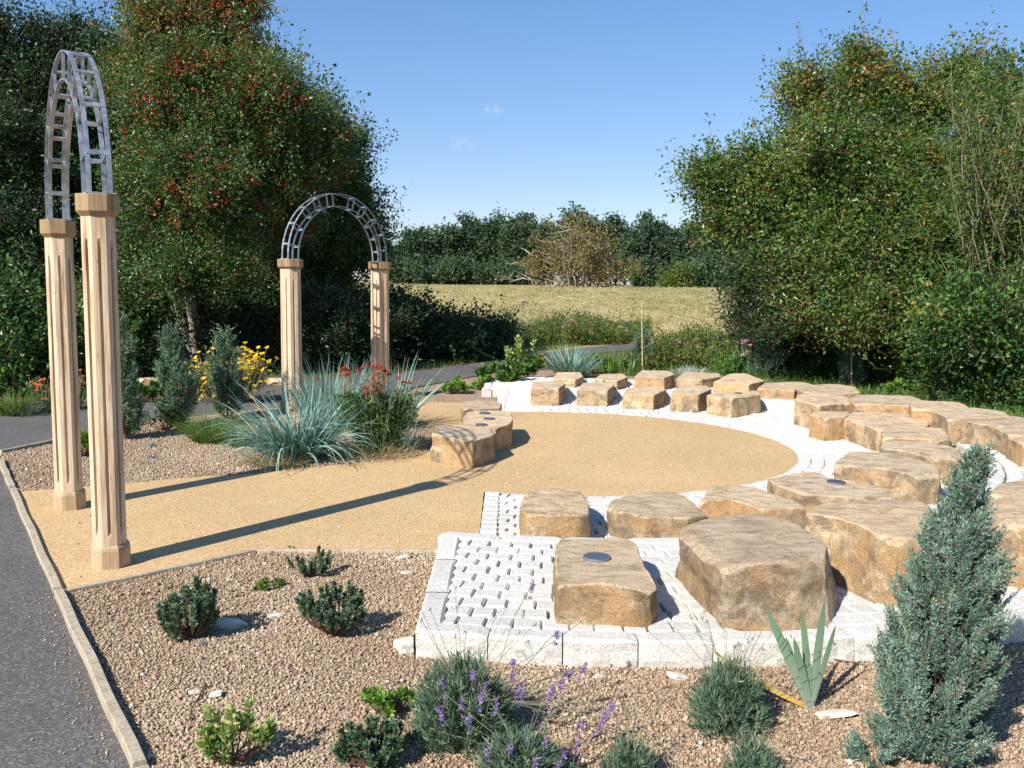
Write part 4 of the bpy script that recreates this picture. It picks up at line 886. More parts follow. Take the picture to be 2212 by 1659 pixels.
def willow(label, base, seed):
    rng = R(seed); root = thing('willow_tree', tuple(base), label, 'tree'); mb = MB(); sm = MB()
    n = 170
    for i in range(n):
        s = wp(rng.uniform(2080, 2260), rng.uniform(380, 760), rng.uniform(12.6, 14.5)); 
        e = s + Vector((rng.normal() * .35 - .05, rng.normal() * .3, rng.uniform(1.0, 2.0)))
        k0 = wp(0, 0, 14); topz = wp(2150, 85 + rng.uniform(0, 150), s.y).z; e.z = min(e.z, topz)
        if e.z < s.z + .3: continue
        pts = wiggle(s, e, 6, .05, rng); add_tube(sm, pts, list(np.linspace(.010, .003, 7)), 4, rng.random())
        m = 95; t = rng.random(m); pa = np.array([np.array(p) for p in pts]); idx = np.minimum((t * 6).astype(int), 5); fr = t * 6 - idx
        p = pa[idx] * (1 - fr[:, None]) + pa[idx + 1] * fr[:, None] + rng.normal(size=(m, 3)) * .05
        add_leaves(mb, p, rng.normal(size=(m, 3)) * .7 + np.array([0, 0, .55]), .10 * rng.uniform(.6, 1.2, m), .026, rng, np.clip(rng.normal(.45, .2) + rng.normal(size=m) * .15, 0, 1))
    crown_leaves(mb, [bl(2190, 300, 14.6, 90, 150), bl(2120, 520, 14.4, 120, 150), bl(2230, 560, 13.8, 110, 190), bl(2100, 330, 14.8, 70, 110)], 1500, 22, .085, rng, wid=.3, twl=.5)
    for b, e in (((2110, 830), (2080, 560)), ((2150, 850), (2160, 520)), ((2170, 850), (2220, 480)), ((2140, 840), (2130, 430))):
        p = at(*b, -.02); q = wp(*e, 13.6); add_tube(sm, wiggle(p, q, 7, .05, rng), list(np.linspace(.055, .02, 8)), 7)
    mb.build('crown', WILLOW, parent=root); sm.build('trunk', WILLB, parent=root, smooth=True)
willow('upright narrow-leaved willow with bare shoots at the right edge', wbs, 52)
plant('ivy_bush', 'dark small-leaved bush at the left foot of the right trees', 'bush', g(1640, 800), [gb(1655, 800, 0, 165, 240, 0, .5), bl(1670, 600, 16, 75, 75), gb(1720, 806, 0, 160, 200), bl(1700, 640, 15.8, 90, 80)],
      3000, 20, .055, DARKL, 53, group=SH, jag=.15, twl=.3)
plant('leafy_bush', 'green bush with pale stems under the right trees', 'bush', g(1850, 815), [gb(1800, 812, 0, 150, 150), gb(1890, 818, 0, 150, 180), bl(1830, 640, 15, 110, 70), gb(1960, 830, 0, 130, 200)],
      2300, 20, .065, HAWR, 54, group=SH, bark=PALEBARK)
plant('bramble_bush', 'bramble bush with big light leaves behind the right back row', 'bush', g(2080, 850), [gb(2010, 850, 0, 130, 130), gb(2100, 858, 0, 130, 180), gb(2190, 872, 0, 130, 200), bl(2110, 690, 12.8, 90, 60)],
      1700, 16, .085, BRAMB, 55, group=SH, bark=PALEBARK)
plant('bramble_bush', 'sprawling bramble at the right edge under the willow', 'bush', g(2240, 885), [gb(2240, 888, 0, 120, 130), gb(2170, 880, 0, 110, 70), gb(2080, 872, 0, 90, 45)], 800, 16, .07, BRAMB, 56, group=SH)
plant('dark_tree', 'dark tree in deep shade behind the willow and the brambles', 'tree', (9.2, 19.0, -.02), [bl(2060, 640, 19, 220, 190, 2), bl(2220, 400, 19, 160, 260, 2), bl(1900, 600, 19.5, 200, 130, 1.6)], 2300, 18, .13, DARKL, 57, stems=[((9.2, 19, -.02), .15, [(9.2, 19, 2.0)])], bark=BARK, spread=.2, jag=.1)

# ---- far row of trees, the bare old one in front of it
rng = R(60); FT = 'row of tall trees beyond the field'
fl = [('tall far tree at the left end of the row by the skyline gap', 905, 490), ('far tree with a pointed top, second in the row from the left', 965, 480), ('far tree third from the left in the row', 1015, 458),
      ('wide far tree fourth from the left in the row', 1070, 462), ('far tree fifth from the left in the row', 1125, 458), ('far tree just left of the brownish tree', 1175, 470), ('far tree showing above the left of the brownish tree', 1225, 456),
      ('far tree showing above the middle of the brownish tree', 1275, 462), ('far tree rising above the right of the brownish tree', 1330, 460), ('far tree just right of the brownish tree', 1385, 470), ('thin see-through far tree towards the right', 1435, 468),
      ('far tree beside the right-hand hawthorn tips', 1490, 472), ('far tree partly behind the right-hand trees', 1545, 478), ('far tree hidden mostly by the right-hand trees', 1600, 484), ('far low tree seen past the left tree edge', 855, 530)]
for i, (lab, u, vt) in enumerate(fl):
    Y = 118 + rng.uniform(-5, 5); vt += 16; b = wp(u, 622, Y); b.z = float(terrain(b.x, b.y)); k = Y / FPX
    hgt = (622 - vt); w = 34 + rng.uniform(-4, 6)
    bls = [bl(u + rng.normal() * 5, vt + hgt * .20, Y, w * .9, hgt * .22), bl(u + rng.normal() * 8, vt + hgt * .45, Y, w, hgt * .26), bl(u + rng.normal() * 8, vt + hgt * .74, Y, w * .55, hgt * .20)]
    if 'thin' in lab: bls = [(*x[:3], x[3], x[4], x[5]) for x in bls]
    n = 240 if 'thin' in lab else 440
    plant('far_tree', lab, 'tree', tuple(b), bls, n, 16, .42, FARL, 600 + i, stems=[(tuple(b), .16, [tuple(wp(u, vt + hgt * .5, Y))])] + [((b.x + d, b.y, b.z), .12, [tuple(wp(u, vt + hgt * .5, Y) + Vector((d, 0, 0)))]) for d in (-1.3, 1.2)], bark=PALEBARK, group=FT, twl=.9, spread=.36, jag=.3, inner=.4, longs=.03, csc=3.2, clus=16)
def bushfar(lab, u, v, Y, ru, rv, mat, seed, n=300, leaf=.45):
    b = wp(u, 624, Y); b.z = float(terrain(b.x, b.y)); plant('far_bush', lab, 'bush', tuple(b), [bl(u, v, Y, ru, rv), bl(u + ru * .4, v + rv * .2, Y, ru * .7, rv * .8)], n, 14, leaf, mat, seed, twl=.8, spread=.45, jag=.2)
bushfar('yellowish bush at the field edge right of the brownish tree', 1460, 600, 100, 24, 24, WEEDM, 71, 220, .28)
bushfar('round green bush at the field edge before the right trees', 1520, 590, 104, 40, 36, FARL, 72)
bushfar('low dark scrub at the field edge under the left far trees', 940, 592, 112, 70, 26, FARL, 73, 360)
bushfar('low dark scrub at the field edge left of the brownish tree', 1070, 596, 112, 80, 22, FARL, 74, 360)
bushfar('dark undergrowth at the field edge right of the brownish tree', 1400, 592, 112, 60, 26, FARL, 75, 330)
ob = wp(1235, 622, 88); ob.z = float(terrain(ob.x, ob.y)); rng = R(77)
root = thing('bare_hawthorn_tree', tuple(ob), 'brownish half-bare tree with pale twisting branches in front of the far row', 'tree'); mb = MB(); sm = MB()
crown_leaves(mb, [bl(1240, 500, 88, 56, 40), bl(1230, 545, 88, 84, 54), bl(1300, 575, 87, 75, 40), bl(1180, 575, 88, 45, 40), bl(1350, 590, 87, 45, 25), bl(1255, 590, 87, 70, 30)], 720, 13, .24, rng, twl=.9, spread=.32, jag=.35, inner=.3, csc=2.5)
for i in range(40):
    s = Vector((ob.x + rng.normal() * 2.4 + .5, ob.y + rng.normal(), ob.z)); u = 1235 + rng.normal() * 62; e = wp(u, 480 + abs(u - 1235) * .75 + abs(rng.normal()) * 22, 87.5 + rng.normal())
    pts = wiggle(s, e, 8, .10, rng); add_tube(sm, pts, list(np.linspace(.075, .018, 9)), 4, rng.random())
    for _ in range(3):
        q = Vector(pts[rng.integers(4, 9)]); add_tube(sm, wiggle(q, q + Vector((rng.normal() * 1.3, rng.normal() * .5, rng.uniform(-.3, 1.1))), 4, .15, rng), [.045, .035, .03, .022, .015], 3, rng.random())
mb.build('crown', OLIVEL, parent=root); sm.build('trunk', BARKA, parent=root)

# ---- field grass
rng = R(80); n = 26000; y = 29 + 60 * rng.random(n) ** 1.3; x = (rng.uniform(-.25, .45, n)) * y; z = terrain(x, y)
tuft = np.sin(x * .9 + np.sin(y * .7) * 2) * np.sin(y * .55 + x * .3); H = .04 + .05 * rng.random(n) + .07 * np.clip(tuft, 0, 1)
mb = MB(); add_leaves(mb, np.stack([x, y, z], 1), rng.normal(size=(n, 3)) * .9 + np.array([0, 0, .8]), H * 1.6, .05 + .04 * rng.random(n), rng, np.clip(rng.normal(.55, .2, n) - .3 * np.clip(tuft, 0, 1), 0, 1))
tag(mb.build('field_grass', DRYG), 'dry grass covering the field bank', 'grass', kind='stuff')
# verge and ground cover by the far path
def grass_strip(name, label, poly, n, h, mat, seed, w=.012):
    rng = R(seed); a = np.array(poly); x = rng.uniform(a[:, 0].min(), a[:, 0].max(), n); y = rng.uniform(a[:, 1].min(), a[:, 1].max(), n); k = in_poly(x, y, poly); x, y = x[k], y[k]; n = len(x)
    mb = MB(); add_blades(mb, np.stack([x, y, np.full(n, -.02)], 1), rng.normal(size=(n, 3)) * .35 + np.array([0, 0, 1]), h * rng.uniform(.4, 1.3, n), w, rng.uniform(.2, 1.2, n), rng, np.clip(rng.normal(.5, .22, n), 0, 1), segs=3)
    return tag(mb.build(name, mat), label, 'grass', kind='stuff')
grass_strip('verge_grass', 'green grass verge beyond the asphalt path', P((700, 822), (900, 800), (1080, 776), (1250, 751), (1250, 735), (1080, 752), (900, 772), (700, 795)), 9000, .16, GREENG, 81)
grass_strip('verge_grass', 'rough grass and weeds between the path and the far blocks', P((1200, 776), (1400, 756), (1540, 744), (1620, 760), (1900, 830), (2212, 885), (2212, 850), (1900, 790)) [:5] + [(3.4, 15.6), (1.4, 17.2)], 9000, .22, GREENG, 82, .014)
grass_strip('ground_cover', 'low green cover behind the right back row of boulders', [(3.2, 15.4), (4.4, 14.6), (6.0, 13.0), (6.7, 11), (6.9, 9), (9.5, 9), (9, 13), (6, 16.5)], 14000, .16, GREENG, 83, .018)
grass_strip('ground_cover', 'low green cover beyond the path on the left', P((0, 890), (330, 854), (515, 834), (700, 814), (700, 796), (400, 800), (0, 820)), 4500, .10, GREENG, 84, .014)

# ---- planted junipers
def juniper(label, base, H, rmax, n, per, leaf, mat, seed, lean=(0, 0), group='columnar junipers in the beds', wid=.24, lo=.06, nbr=70, pf=(.5, .85, 1, .74, .40, .15, .03)):
    rng = R(seed); base = np.array(tuple(base), float); root = thing('juniper', tuple(base), label, 'shrub', group); mb = MB(); tw = MB()
    nb = nbr; t = np.sort(lo + (1 - lo) * rng.random(nb) ** 1.1); a = rng.uniform(0, 6.283, nb)
    R_ = rmax * np.interp(t, [0, .12, .45, .62, .78, .92, 1], pf) * rng.uniform(.62, 1.14, nb); zt = t * H
    drop = np.minimum(R_ * rng.uniform(1.0, 1.9, nb), zt * .9)             # the plume starts lower on the trunk and climbs outwards
    z0 = zt - drop; ax = lambda z: base + np.stack([lean[0] * z / H, lean[1] * z / H, z], 1)
    dh = np.stack([np.cos(a), np.sin(a), np.zeros(nb)], 1); S = ax(z0); E_ = ax(zt) + dh * R_[:, None]
    M = S + (E_ - S) * .5 + dh * (R_ * .14)[:, None] - np.array([0, 0, 1]) * (drop * .06)[:, None]
    add_twigs(tw, S, M, H * .0045, .5); add_twigs(tw, M, E_, H * .003, .5)
    ns = n; bi = rng.choice(nb, ns, p=(R_ + .15 * rmax) / (R_ + .15 * rmax).sum()); q = rng.uniform(.22, 1, ns) ** .8
    P0 = np.where((q < .5)[:, None], S[bi] + (M[bi] - S[bi]) * (q * 2)[:, None], M[bi] + (E_[bi] - M[bi]) * (q * 2 - 1)[:, None])
    bd = unit(E_[bi] - M[bi]); sl_ = leaf * 3.1 * rng.uniform(.6, 1.4, ns)
    d = unit(bd + rng.normal(size=(ns, 3)) * .42 * (1.15 - .6 * q)[:, None] + np.array([0, 0, .30])); e = P0 + d * sl_[:, None]
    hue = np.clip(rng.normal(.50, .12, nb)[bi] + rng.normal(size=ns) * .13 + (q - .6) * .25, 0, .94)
    k = per; tt = rng.uniform(.0, 1, (ns, k)); pos = P0[:, None] + (e - P0)[:, None] * tt[:, :, None] + rng.normal(size=(ns, k, 3)) * leaf * .10
    ld = unit(d[:, None] * 1.2 + rng.normal(size=(ns, k, 3)) * .55); h = np.clip(hue[:, None] + rng.normal(size=(ns, k)) * .10, 0, 1)
    h = np.where(rng.random((ns, k)) < .012, 1.0, h)
    add_leaves(mb, pos.reshape(-1, 3), ld.reshape(-1, 3), (leaf * rng.uniform(.6, 1.2, (ns, k)) * (1.1 - .5 * tt)).ravel(), leaf * wid, rng, h.ravel())
    add_twigs(tw, P0, e, H * .0009 + .0005, .5)
    add_tube(tw, [base, base + np.array([lean[0] * .5, lean[1] * .5, H * .5]), base + np.array([lean[0], lean[1], H * .93])], [H * .016, H * .010, H * .003], 6)
    mb.build('foliage', mat, parent=root); tw.build('stem', TWIG, parent=root); return root
def hpx(u, vt, g_): r = ray(u, vt); return EYE + g_.y / r.y * r.z
def jpx(label, u, vb, vt, wpx, n, per, leaf, mat, seed, ut=None, **kw):
    b = at(u, vb, -.005); H = hpx(u, vt, b); r = wpx / 2 * b.y / FPX
    le = ((ut - u) * b.y / FPX, 0) if ut else (0, 0)
    return juniper(label, b, H, r, n, per, leaf, mat, seed, lean=le, **kw)
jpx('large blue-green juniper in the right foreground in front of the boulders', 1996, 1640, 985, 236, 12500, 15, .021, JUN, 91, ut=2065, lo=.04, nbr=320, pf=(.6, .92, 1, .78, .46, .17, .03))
jpx('small juniper sprig at the foot of the large blue-green juniper', 1885, 1650, 1560, 80, 200, 14, .020, JUN, 92, nbr=12)
jpx('juniper right behind the nearest post on the left bed', 272, 950, 700, 66, 700, 16, .052, JUND, 93)
jpx('juniper in the middle of three on the left bed', 386, 925, 715, 84, 760, 16, .052, JUND, 94, ut=378)
jpx('juniper by the yellow flowers, rightmost of three on the left bed', 492, 905, 712, 66, 760, 16, .052, JUND, 95, ut=488)
jpx('upright juniper with a cane behind the far outer row', 1386, 800, 715, 36, 520, 14, .06, JUND, 96)
jpx('upright juniper with a cane under the right-hand trees', 1838, 834, 735, 38, 520, 14, .06, JUND, 97)
jpx('juniper leaning to the right beside the pink balsam flowers', 1640, 815, 722, 70, 420, 14, .06, JUND, 98, ut=1680)

# ---- canes
def cane(label, u, vb, ut, vt, r, Y=None):
    b = at(u, vb, -.01); t = wp(ut, vt, Y or b.y); mb = MB(); n = 12; pts = [b.lerp(t, i / n) for i in range(n + 1)]
    rr = []; P2 = []
    for i, p in enumerate(pts):
        P2.append(p); rr.append(r * (1 - .25 * i / n))
        if 0 < i < n: P2.append(p.lerp(pts[i + 1], .04)); rr.append(r * 1.22); P2.append(p.lerp(pts[i + 1], .08)); rr.append(r * (1 - .25 * i / n))
    add_tube(mb, P2, rr, 8); o = mb.build('bamboo_cane', CANE, smooth=True, loc=tuple(b)); return tag(o, label, 'garden cane', 'bamboo canes supporting junipers')
cane('leaning bamboo cane sticking out of the large foreground juniper', 1946, 1600, 2132, 964, .0065, 3.75)
cane('bamboo cane rising above the upright juniper near the field', 1388, 806, 1386, 650, .012)
cane('bamboo cane above the juniper under the right-hand trees', 1840, 840, 1838, 662, .012)
cane('bamboo cane behind the nearest post on the left', 254, 945, 251, 596, .008)

# ---- blue grass clumps
def grass_clump(label, name, cat, u, vb, wpx, vt, n, mat, seed, w=.010, droop=(.5, 2.2), lean=.55, base_r=.5, segs=6, group=None, green=None):
    b = at(u, vb, -.005); H = hpx(u, vt, b); rng = R(seed); r = wpx / 2 * b.y / FPX
    root = thing(name, tuple(b), label, cat, group); mb = MB(); a = rng.uniform(0, 6.283, n); q = np.sqrt(rng.random(n)) * r * base_r
    p = np.array(tuple(b)) + np.stack([np.cos(a) * q, np.sin(a) * q, np.zeros(n)], 1)
    out = lean * (q / (r * base_r)) + np.abs(rng.normal(size=n)) * .22; a2 = a + rng.normal(size=n) * .7
    D = np.stack([np.cos(a2) * out, np.sin(a2) * out, np.ones(n)], 1); L = H * rng.uniform(.5, 1.22, n)
    add_blades(mb, p, D, L, w * rng.uniform(.6, 1.3, n), rng.uniform(*droop, n) * rng.random(n) ** .7, rng, np.clip(rng.normal(.55, .22, n), 0, 1), segs=segs)
    mb.build('leaf_blades', mat, parent=root)['kind'] = 'stuff'; return root
BG = 'clumps of blue lyme grass'
grass_clump('large spiky blue-grey grass clump beside the golden path, in front of the further arch', 'blue_grass', 'grass clump', 640, 990, 235, 808, 600, LYME, 101, w=.018, base_r=.42, lean=.9, droop=(.3, 3.4), group=BG)
grass_clump('blue-grey grass clump behind the large one, between the posts of the further arch', 'blue_grass', 'grass clump', 720, 915, 180, 772, 340, LYME, 102, w=.020, base_r=.6, lean=.45, droop=(.2, 1.4), group=BG)
grass_clump('blue-grey grass clump right of the red flowers', 'blue_grass', 'grass clump', 850, 925, 110, 768, 130, LYME, 103, w=.022, lean=.6, droop=(.2, 1.2), group=BG)
grass_clump('blue-grey grass clump behind the far outer row of blocks', 'blue_grass', 'grass clump', 1232, 815, 130, 738, 380, LYME, 104, w=.034, lean=.95, base_r=.4, droop=(.2, 1.3), group=BG)
grass_clump('fine green grass clump to the left of the large blue one', 'green_grass_clump', 'grass clump', 455, 955, 130, 868, 900, GREENG, 105, w=.005, lean=.9, base_r=.5)
grass_clump('fine green grass between the large blue clump and the juniper', 'green_grass_clump', 'grass clump', 530, 965, 110, 890, 600, GREENG, 106, w=.005, lean=.9, base_r=.5)
grass_clump('dry straw and thin grass at the foot of the large blue clump', 'dry_grass_clump', 'grass clump', 600, 1005, 150, 945, 420, DRYG, 107, w=.005, lean=1.2, base_r=.7, droop=(1, 3))
grass_clump('dry straw below the red flowers by the golden path', 'dry_grass_clump', 'grass clump', 810, 985, 190, 925, 520, DRYG, 108, w=.005, lean=1.2, base_r=.8, droop=(1, 3))
grass_clump('thin wispy grass next to the pale boulder', 'dry_grass_clump', 'grass clump', 870, 975, 70, 885, 160, LYME, 109, w=.007, lean=.6, base_r=.8, droop=(.3, 1.2))
grass_clump('bright green grass tuft at the left edge of the photo', 'green_grass_clump', 'grass clump', 25, 895, 110, 830, 420, GREENG, 110, w=.012, lean=.8)
grass_clump('bright sword-like iris leaves behind the far blocks', 'iris_clump', 'iris', 1318, 812, 60, 758, 46, YGREEN, 112, w=.045, lean=.35, droop=(0, .4))
grass_clump('second small clump of iris leaves behind the far blocks', 'iris_clump', 'iris', 1358, 812, 40, 775, 26, YGREEN, 113, w=.045, lean=.35, droop=(0, .4))
grass_clump('silvery fine-leaved plant behind the far outer row', 'silver_plant', 'plant', 1490, 815, 110, 786, 500, SILVER, 114, w=.012, lean=1.0, droop=(0, 1))

grass_strip('bed_weeds', 'thin green weeds and straw on the gravel behind the near arch', [(-4.2, 7.6), (-2.6, 7.6), (-1.1, 9.2), (-1.0, 10.5), (-2.2, 11.0), (-3.6, 10.2)], 1500, .045, WEEDM, 86, .006)
# ---- lavender
def lavender(label, u, vb, wpx, vt, n, seed, spikes=(), leaf=.055, group='lavender clumps in the front gravel bed', bare=0):
    b = at(u, vb, -.004); r = wpx / 2 * b.y / FPX; H = hpx(u, vt, b) * 1.0; rng = R(seed); c = np.array(tuple(b))
    root = thing('lavender', tuple(b), label, 'lavender', group); mb = MB(); sm = MB(); fm = MB()
    ns = n // 14; d = sph(ns, rng); d[:, 2] = np.abs(d[:, 2]) * 1.0; d = unit(d)
    rr = np.array([r, r * .85, H]) * rng.uniform(.35, 1.03, (ns, 1)) ** .6; tip = c + d * rr; tip[:, 2] = np.maximum(tip[:, 2], .01)
    sd = unit(d * .75 + np.array([0, 0, .9]) + rng.normal(size=(ns, 3)) * .22); s = tip - sd * leaf * 1.5
    k = 14; tt = rng.random((ns, k)); pos = s[:, None] + (tip - s)[:, None] * tt[:, :, None] + rng.normal(size=(ns, k, 3)) * .003
    ld = unit(sd[:, None] * 1.0 + rng.normal(size=(ns, k, 3)) * .38); h = np.clip(rng.normal(.48, .17, ns)[:, None] + rng.normal(size=(ns, k)) * .13, 0, 1)
    add_leaves(mb, pos.reshape(-1, 3), ld.reshape(-1, 3), leaf * rng.uniform(.5, 1.1, ns * k), leaf * .085 + .0008, rng, h.ravel())
    add_twigs(sm, np.tile(c, (60, 1)), tip[:60] - sd[:60] * .06, .003, .5)
    for (su, sv, dY) in spikes:            # flower heads: seen at (su, sv), standing on thin stalks
        top = wp(su, sv, b.y + dY); foot = c + np.array([(top.x - c[0]) * .35, (top.y - c[1]) * .35, H * .5]); pts = wiggle(foot, top, 5, .03, rng)
        add_tube(sm, pts, [.0016] * 6, 4); ax = unit(unit(np.array(pts[-1]) - np.array(pts[-2])) * .4 + np.array([0, 0, .9])); L = rng.uniform(.028, .044)
        m = 52; q = rng.random(m); q = np.where(rng.random(m) < .85, q, -.7); p = np.array(pts[-1]) - ax * (L * (1 - q))[:, None] + rng.normal(size=(m, 3)) * .0040
        add_leaves(fm, p, rng.normal(size=(m, 3)) + ax * .4, .0095, .0075, rng, rng.random(m))
    for _ in range(bare):
        t2 = c + np.array([rng.normal() * r * .9, rng.normal() * r * .6, H * rng.uniform(1.2, 1.75)]); add_tube(sm, wiggle(c + np.array([0, 0, H * .5]), t2, 4, .02, rng), [.0011] * 5, 3)
        add_leaves(sm, t2 + rng.normal(size=(12, 3)) * .004, rng.normal(size=(12, 3)), .007, .005, rng, .5)
    mb.build('foliage', LAVG, parent=root)['kind'] = 'stuff'; sm.build('stem', TWIGG, parent=root)
    if spikes: fm.build('flower_spikes', LAVF, parent=root)['kind'] = 'stuff'
    return root
TWIGG = plain('green_stalk', (.16, .17, .10), .8, var=.3)
lavender('large lavender clump with purple flower heads, below the white kerb', 1000, 1592, 248, 1412, 12500, 121, leaf=.050, bare=14,
         spikes=[(1152, 1256, .05), (1206, 1362, .1), (1110, 1425, 0), (1112, 1450, 0), (1128, 1475, 0), (1225, 1448, .1), (1238, 1446, .12), (1264, 1436, .1), (1198, 1478, 0), (1218, 1470, .02), (1310, 1540, -.1), (1326, 1520, -.1), (1302, 1556, -.1), (1262, 1556, -.08),
                 (1022, 1450, -.12), (955, 1466, -.15), (998, 1512, -.2), (1050, 1475, -.1), (948, 1528, -.2), (1040, 1500, -.2), (1012, 1548, -.22), (1075, 1510, -.15), (1190, 1498, 0), (1130, 1490, 0), (955, 1545, -.22)])
lavender('lavender clump without flowers beside the iris', 1572, 1572, 186, 1425, 8500, 122, leaf=.045, bare=26)
lavender('lavender clump with purple heads at the bottom edge', 1128, 1690, 230, 1575, 5200, 123, leaf=.050, bare=10,
         spikes=[(1052, 1618, -.05), (1140, 1600, 0), (1180, 1594, 0), (1222, 1622, 0), (1100, 1612, -.05), (1160, 1640, -.1), (1250, 1600, .05), (1210, 1650, -.1)])
lavender('small lavender clump at the bottom edge, no flowers', 1356, 1690, 130, 1590, 3200, 124, leaf=.045, bare=9)
lavender('small greyish lavender at the bottom edge below the iris', 1625, 1690, 140, 1590, 3400, 125, leaf=.045, bare=5)
lavender('tiny lavender at the left of the far bed beside the asphalt', 60, 895, 110, 855, 1600, 126, leaf=.05)

# ---- hebe-like rosette shrubs
def rosette_shrub(label, u, vb, wpx, vt, nst, seed, leaf=.016, name='hebe', mat=None, open_=.35, per=26, lz=.22, group='small dark shrubs in the front gravel bed'):
    b = at(u, vb, -.004); k = b.y / FPX; r = wpx / 2 * k; H = hpx(u, vt, b); rng = R(seed); c = np.array(tuple(b))
    root = thing(name, tuple(b), label, 'shrub', group); mb = MB(); sm = MB()
    ph_ = rng.uniform(0, 6.28, 3)
    for i in range(nst):
        a = rng.uniform(0, 6.283); q = rng.random() ** .5; lb_ = 1 + .22 * math.sin(a * 2 + ph_[0]) + .15 * math.sin(a * 3 + ph_[1]); tip = c + np.array([math.cos(a) * r * q * lb_, math.sin(a) * r * q * .8, H * (1 - .38 * q * q) * min(1.08, lb_ ** 1.3) * rng.uniform(open_ + .15, 1.0)])
        mid = c + (tip - c) * np.array([.75, .75, .45]); pts = [c, mid, tip]; pts = [c, (c + mid) / 2 + np.array([0, 0, -.005]), mid, (mid + tip) / 2 + (mid - c) * .04, tip]
        add_tube(sm, pts, [.0045, .0038, .0032, .0026, .002], 5); ax = unit(tip - mid)
        m = per * 3; t = rng.random(m) ** 1.3; p = tip - ax * (t * H * lz)[:, None]
        d = perp(np.tile(ax, (m, 1)), rng) * .9 + ax * (.25 + .9 * (1 - t))[:, None]
        add_leaves(mb, p, d, leaf * rng.uniform(.7, 1.2, m), leaf * .48, rng, np.clip(rng.normal(.45, .12) + rng.normal(size=m) * .14 + .1 * (1 - t), 0, 1), fold=.12)
    mb.build('foliage', mat or HEBE, parent=root)['kind'] = 'stuff'; sm.build('stem', TWIG, parent=root); return root
rosette_shrub('dense dark green shrub with the longest shadow, left in the front gravel bed', 415, 1378, 160, 1248, 105, 131, leaf=.021, per=24, lz=.36, open_=.45)
rosette_shrub('small dark green shrub just below the golden floor edge', 672, 1244, 92, 1182, 30, 132, leaf=.019, lz=.35)
rosette_shrub('open grey-green shrub with bare lower stems, right of the dense one', 722, 1372, 150, 1252, 80, 133, leaf=.020, open_=.5, lz=.22)
rosette_shrub('grey-green rosette shrub at the bottom edge left of the big lavender', 806, 1655, 150, 1545, 90, 134, leaf=.020, lz=.34)
rosette_shrub('yellow-edged variegated shrub at the bottom, beside a dark leaf', 505, 1650, 185, 1508, 26, 135, leaf=.036, name='variegated_shrub', mat=VARIE, per=7, open_=.3)
rosette_shrub('fresh light green broad-leaved plant beside the big lavender', 832, 1545, 105, 1478, 22, 136, leaf=.036, name='green_plant', mat=YGREEN, per=6, open_=.3)
rosette_shrub('tiny weed flat on the gravel between the dark shrubs', 583, 1268, 75, 1252, 24, 137, leaf=.02, name='weed', mat=GREENG, per=8)
rosette_shrub('tiny weed at the edge of the golden floor', 628, 1190, 28, 1180, 10, 138, leaf=.012, name='weed', mat=YGREEN, per=8)
rosette_shrub('small yellow-green plant between the two near posts', 178, 985, 66, 930, 26, 139, leaf=.06, name='green_plant', mat=YGREEN, per=8, group='small bedding plants')
rosette_shrub('low bright green plant at the left of the far gravel bed', 985, 850, 60, 815, 26, 140, leaf=.075, name='green_plant', mat=YGREEN, per=7, group='small bedding plants')
rosette_shrub('bright green plant next to the narrow-leaved euphorbia', 1045, 842, 50, 812, 20, 141, leaf=.075, name='green_plant', mat=YGREEN, per=7, group='small bedding plants')
rosette_shrub('dark narrow-leaved euphorbia left of the far white setts', 1080, 838, 95, 778, 26, 142, leaf=.12, name='euphorbia', mat=HAWL, per=12, group='small bedding plants')
rosette_shrub('second narrow-leaved euphorbia under the pale variegated shrub', 1142, 825, 70, 762, 18, 143, leaf=.12, name='euphorbia', mat=HAWL, per=12, group='small bedding plants')
rosette_shrub('tall pale variegated shrub before the asphalt path', 1125, 822, 85, 722, 22, 144, leaf=.075, name='variegated_shrub', mat=VARIE, per=12, group='small bedding plants')
rosette_shrub('leafy green plant behind the far iris leaves', 1300, 808, 120, 765, 40, 145, leaf=.07, name='green_plant', mat=BRAMB, per=9, group='small bedding plants')
rosette_shrub('low yellow-green plant by the right trees behind the long boulder', 1945, 848, 80, 820, 26, 146, leaf=.09, name='green_plant', mat=YGREEN, per=7, group='small bedding plants')
rosette_shrub('low dark plant beyond the path left of the yellow flowers', 330, 868, 90, 815, 34, 147, leaf=.08, name='green_plant', mat=BRAMB, per=9, group='small bedding plants')
rosette_shrub('leggy green twiggy plant at the foot of the middle left juniper', 355, 930, 80, 870, 22, 148, leaf=.04, name='green_plant', mat=HAWL, per=6, group='small bedding plants')

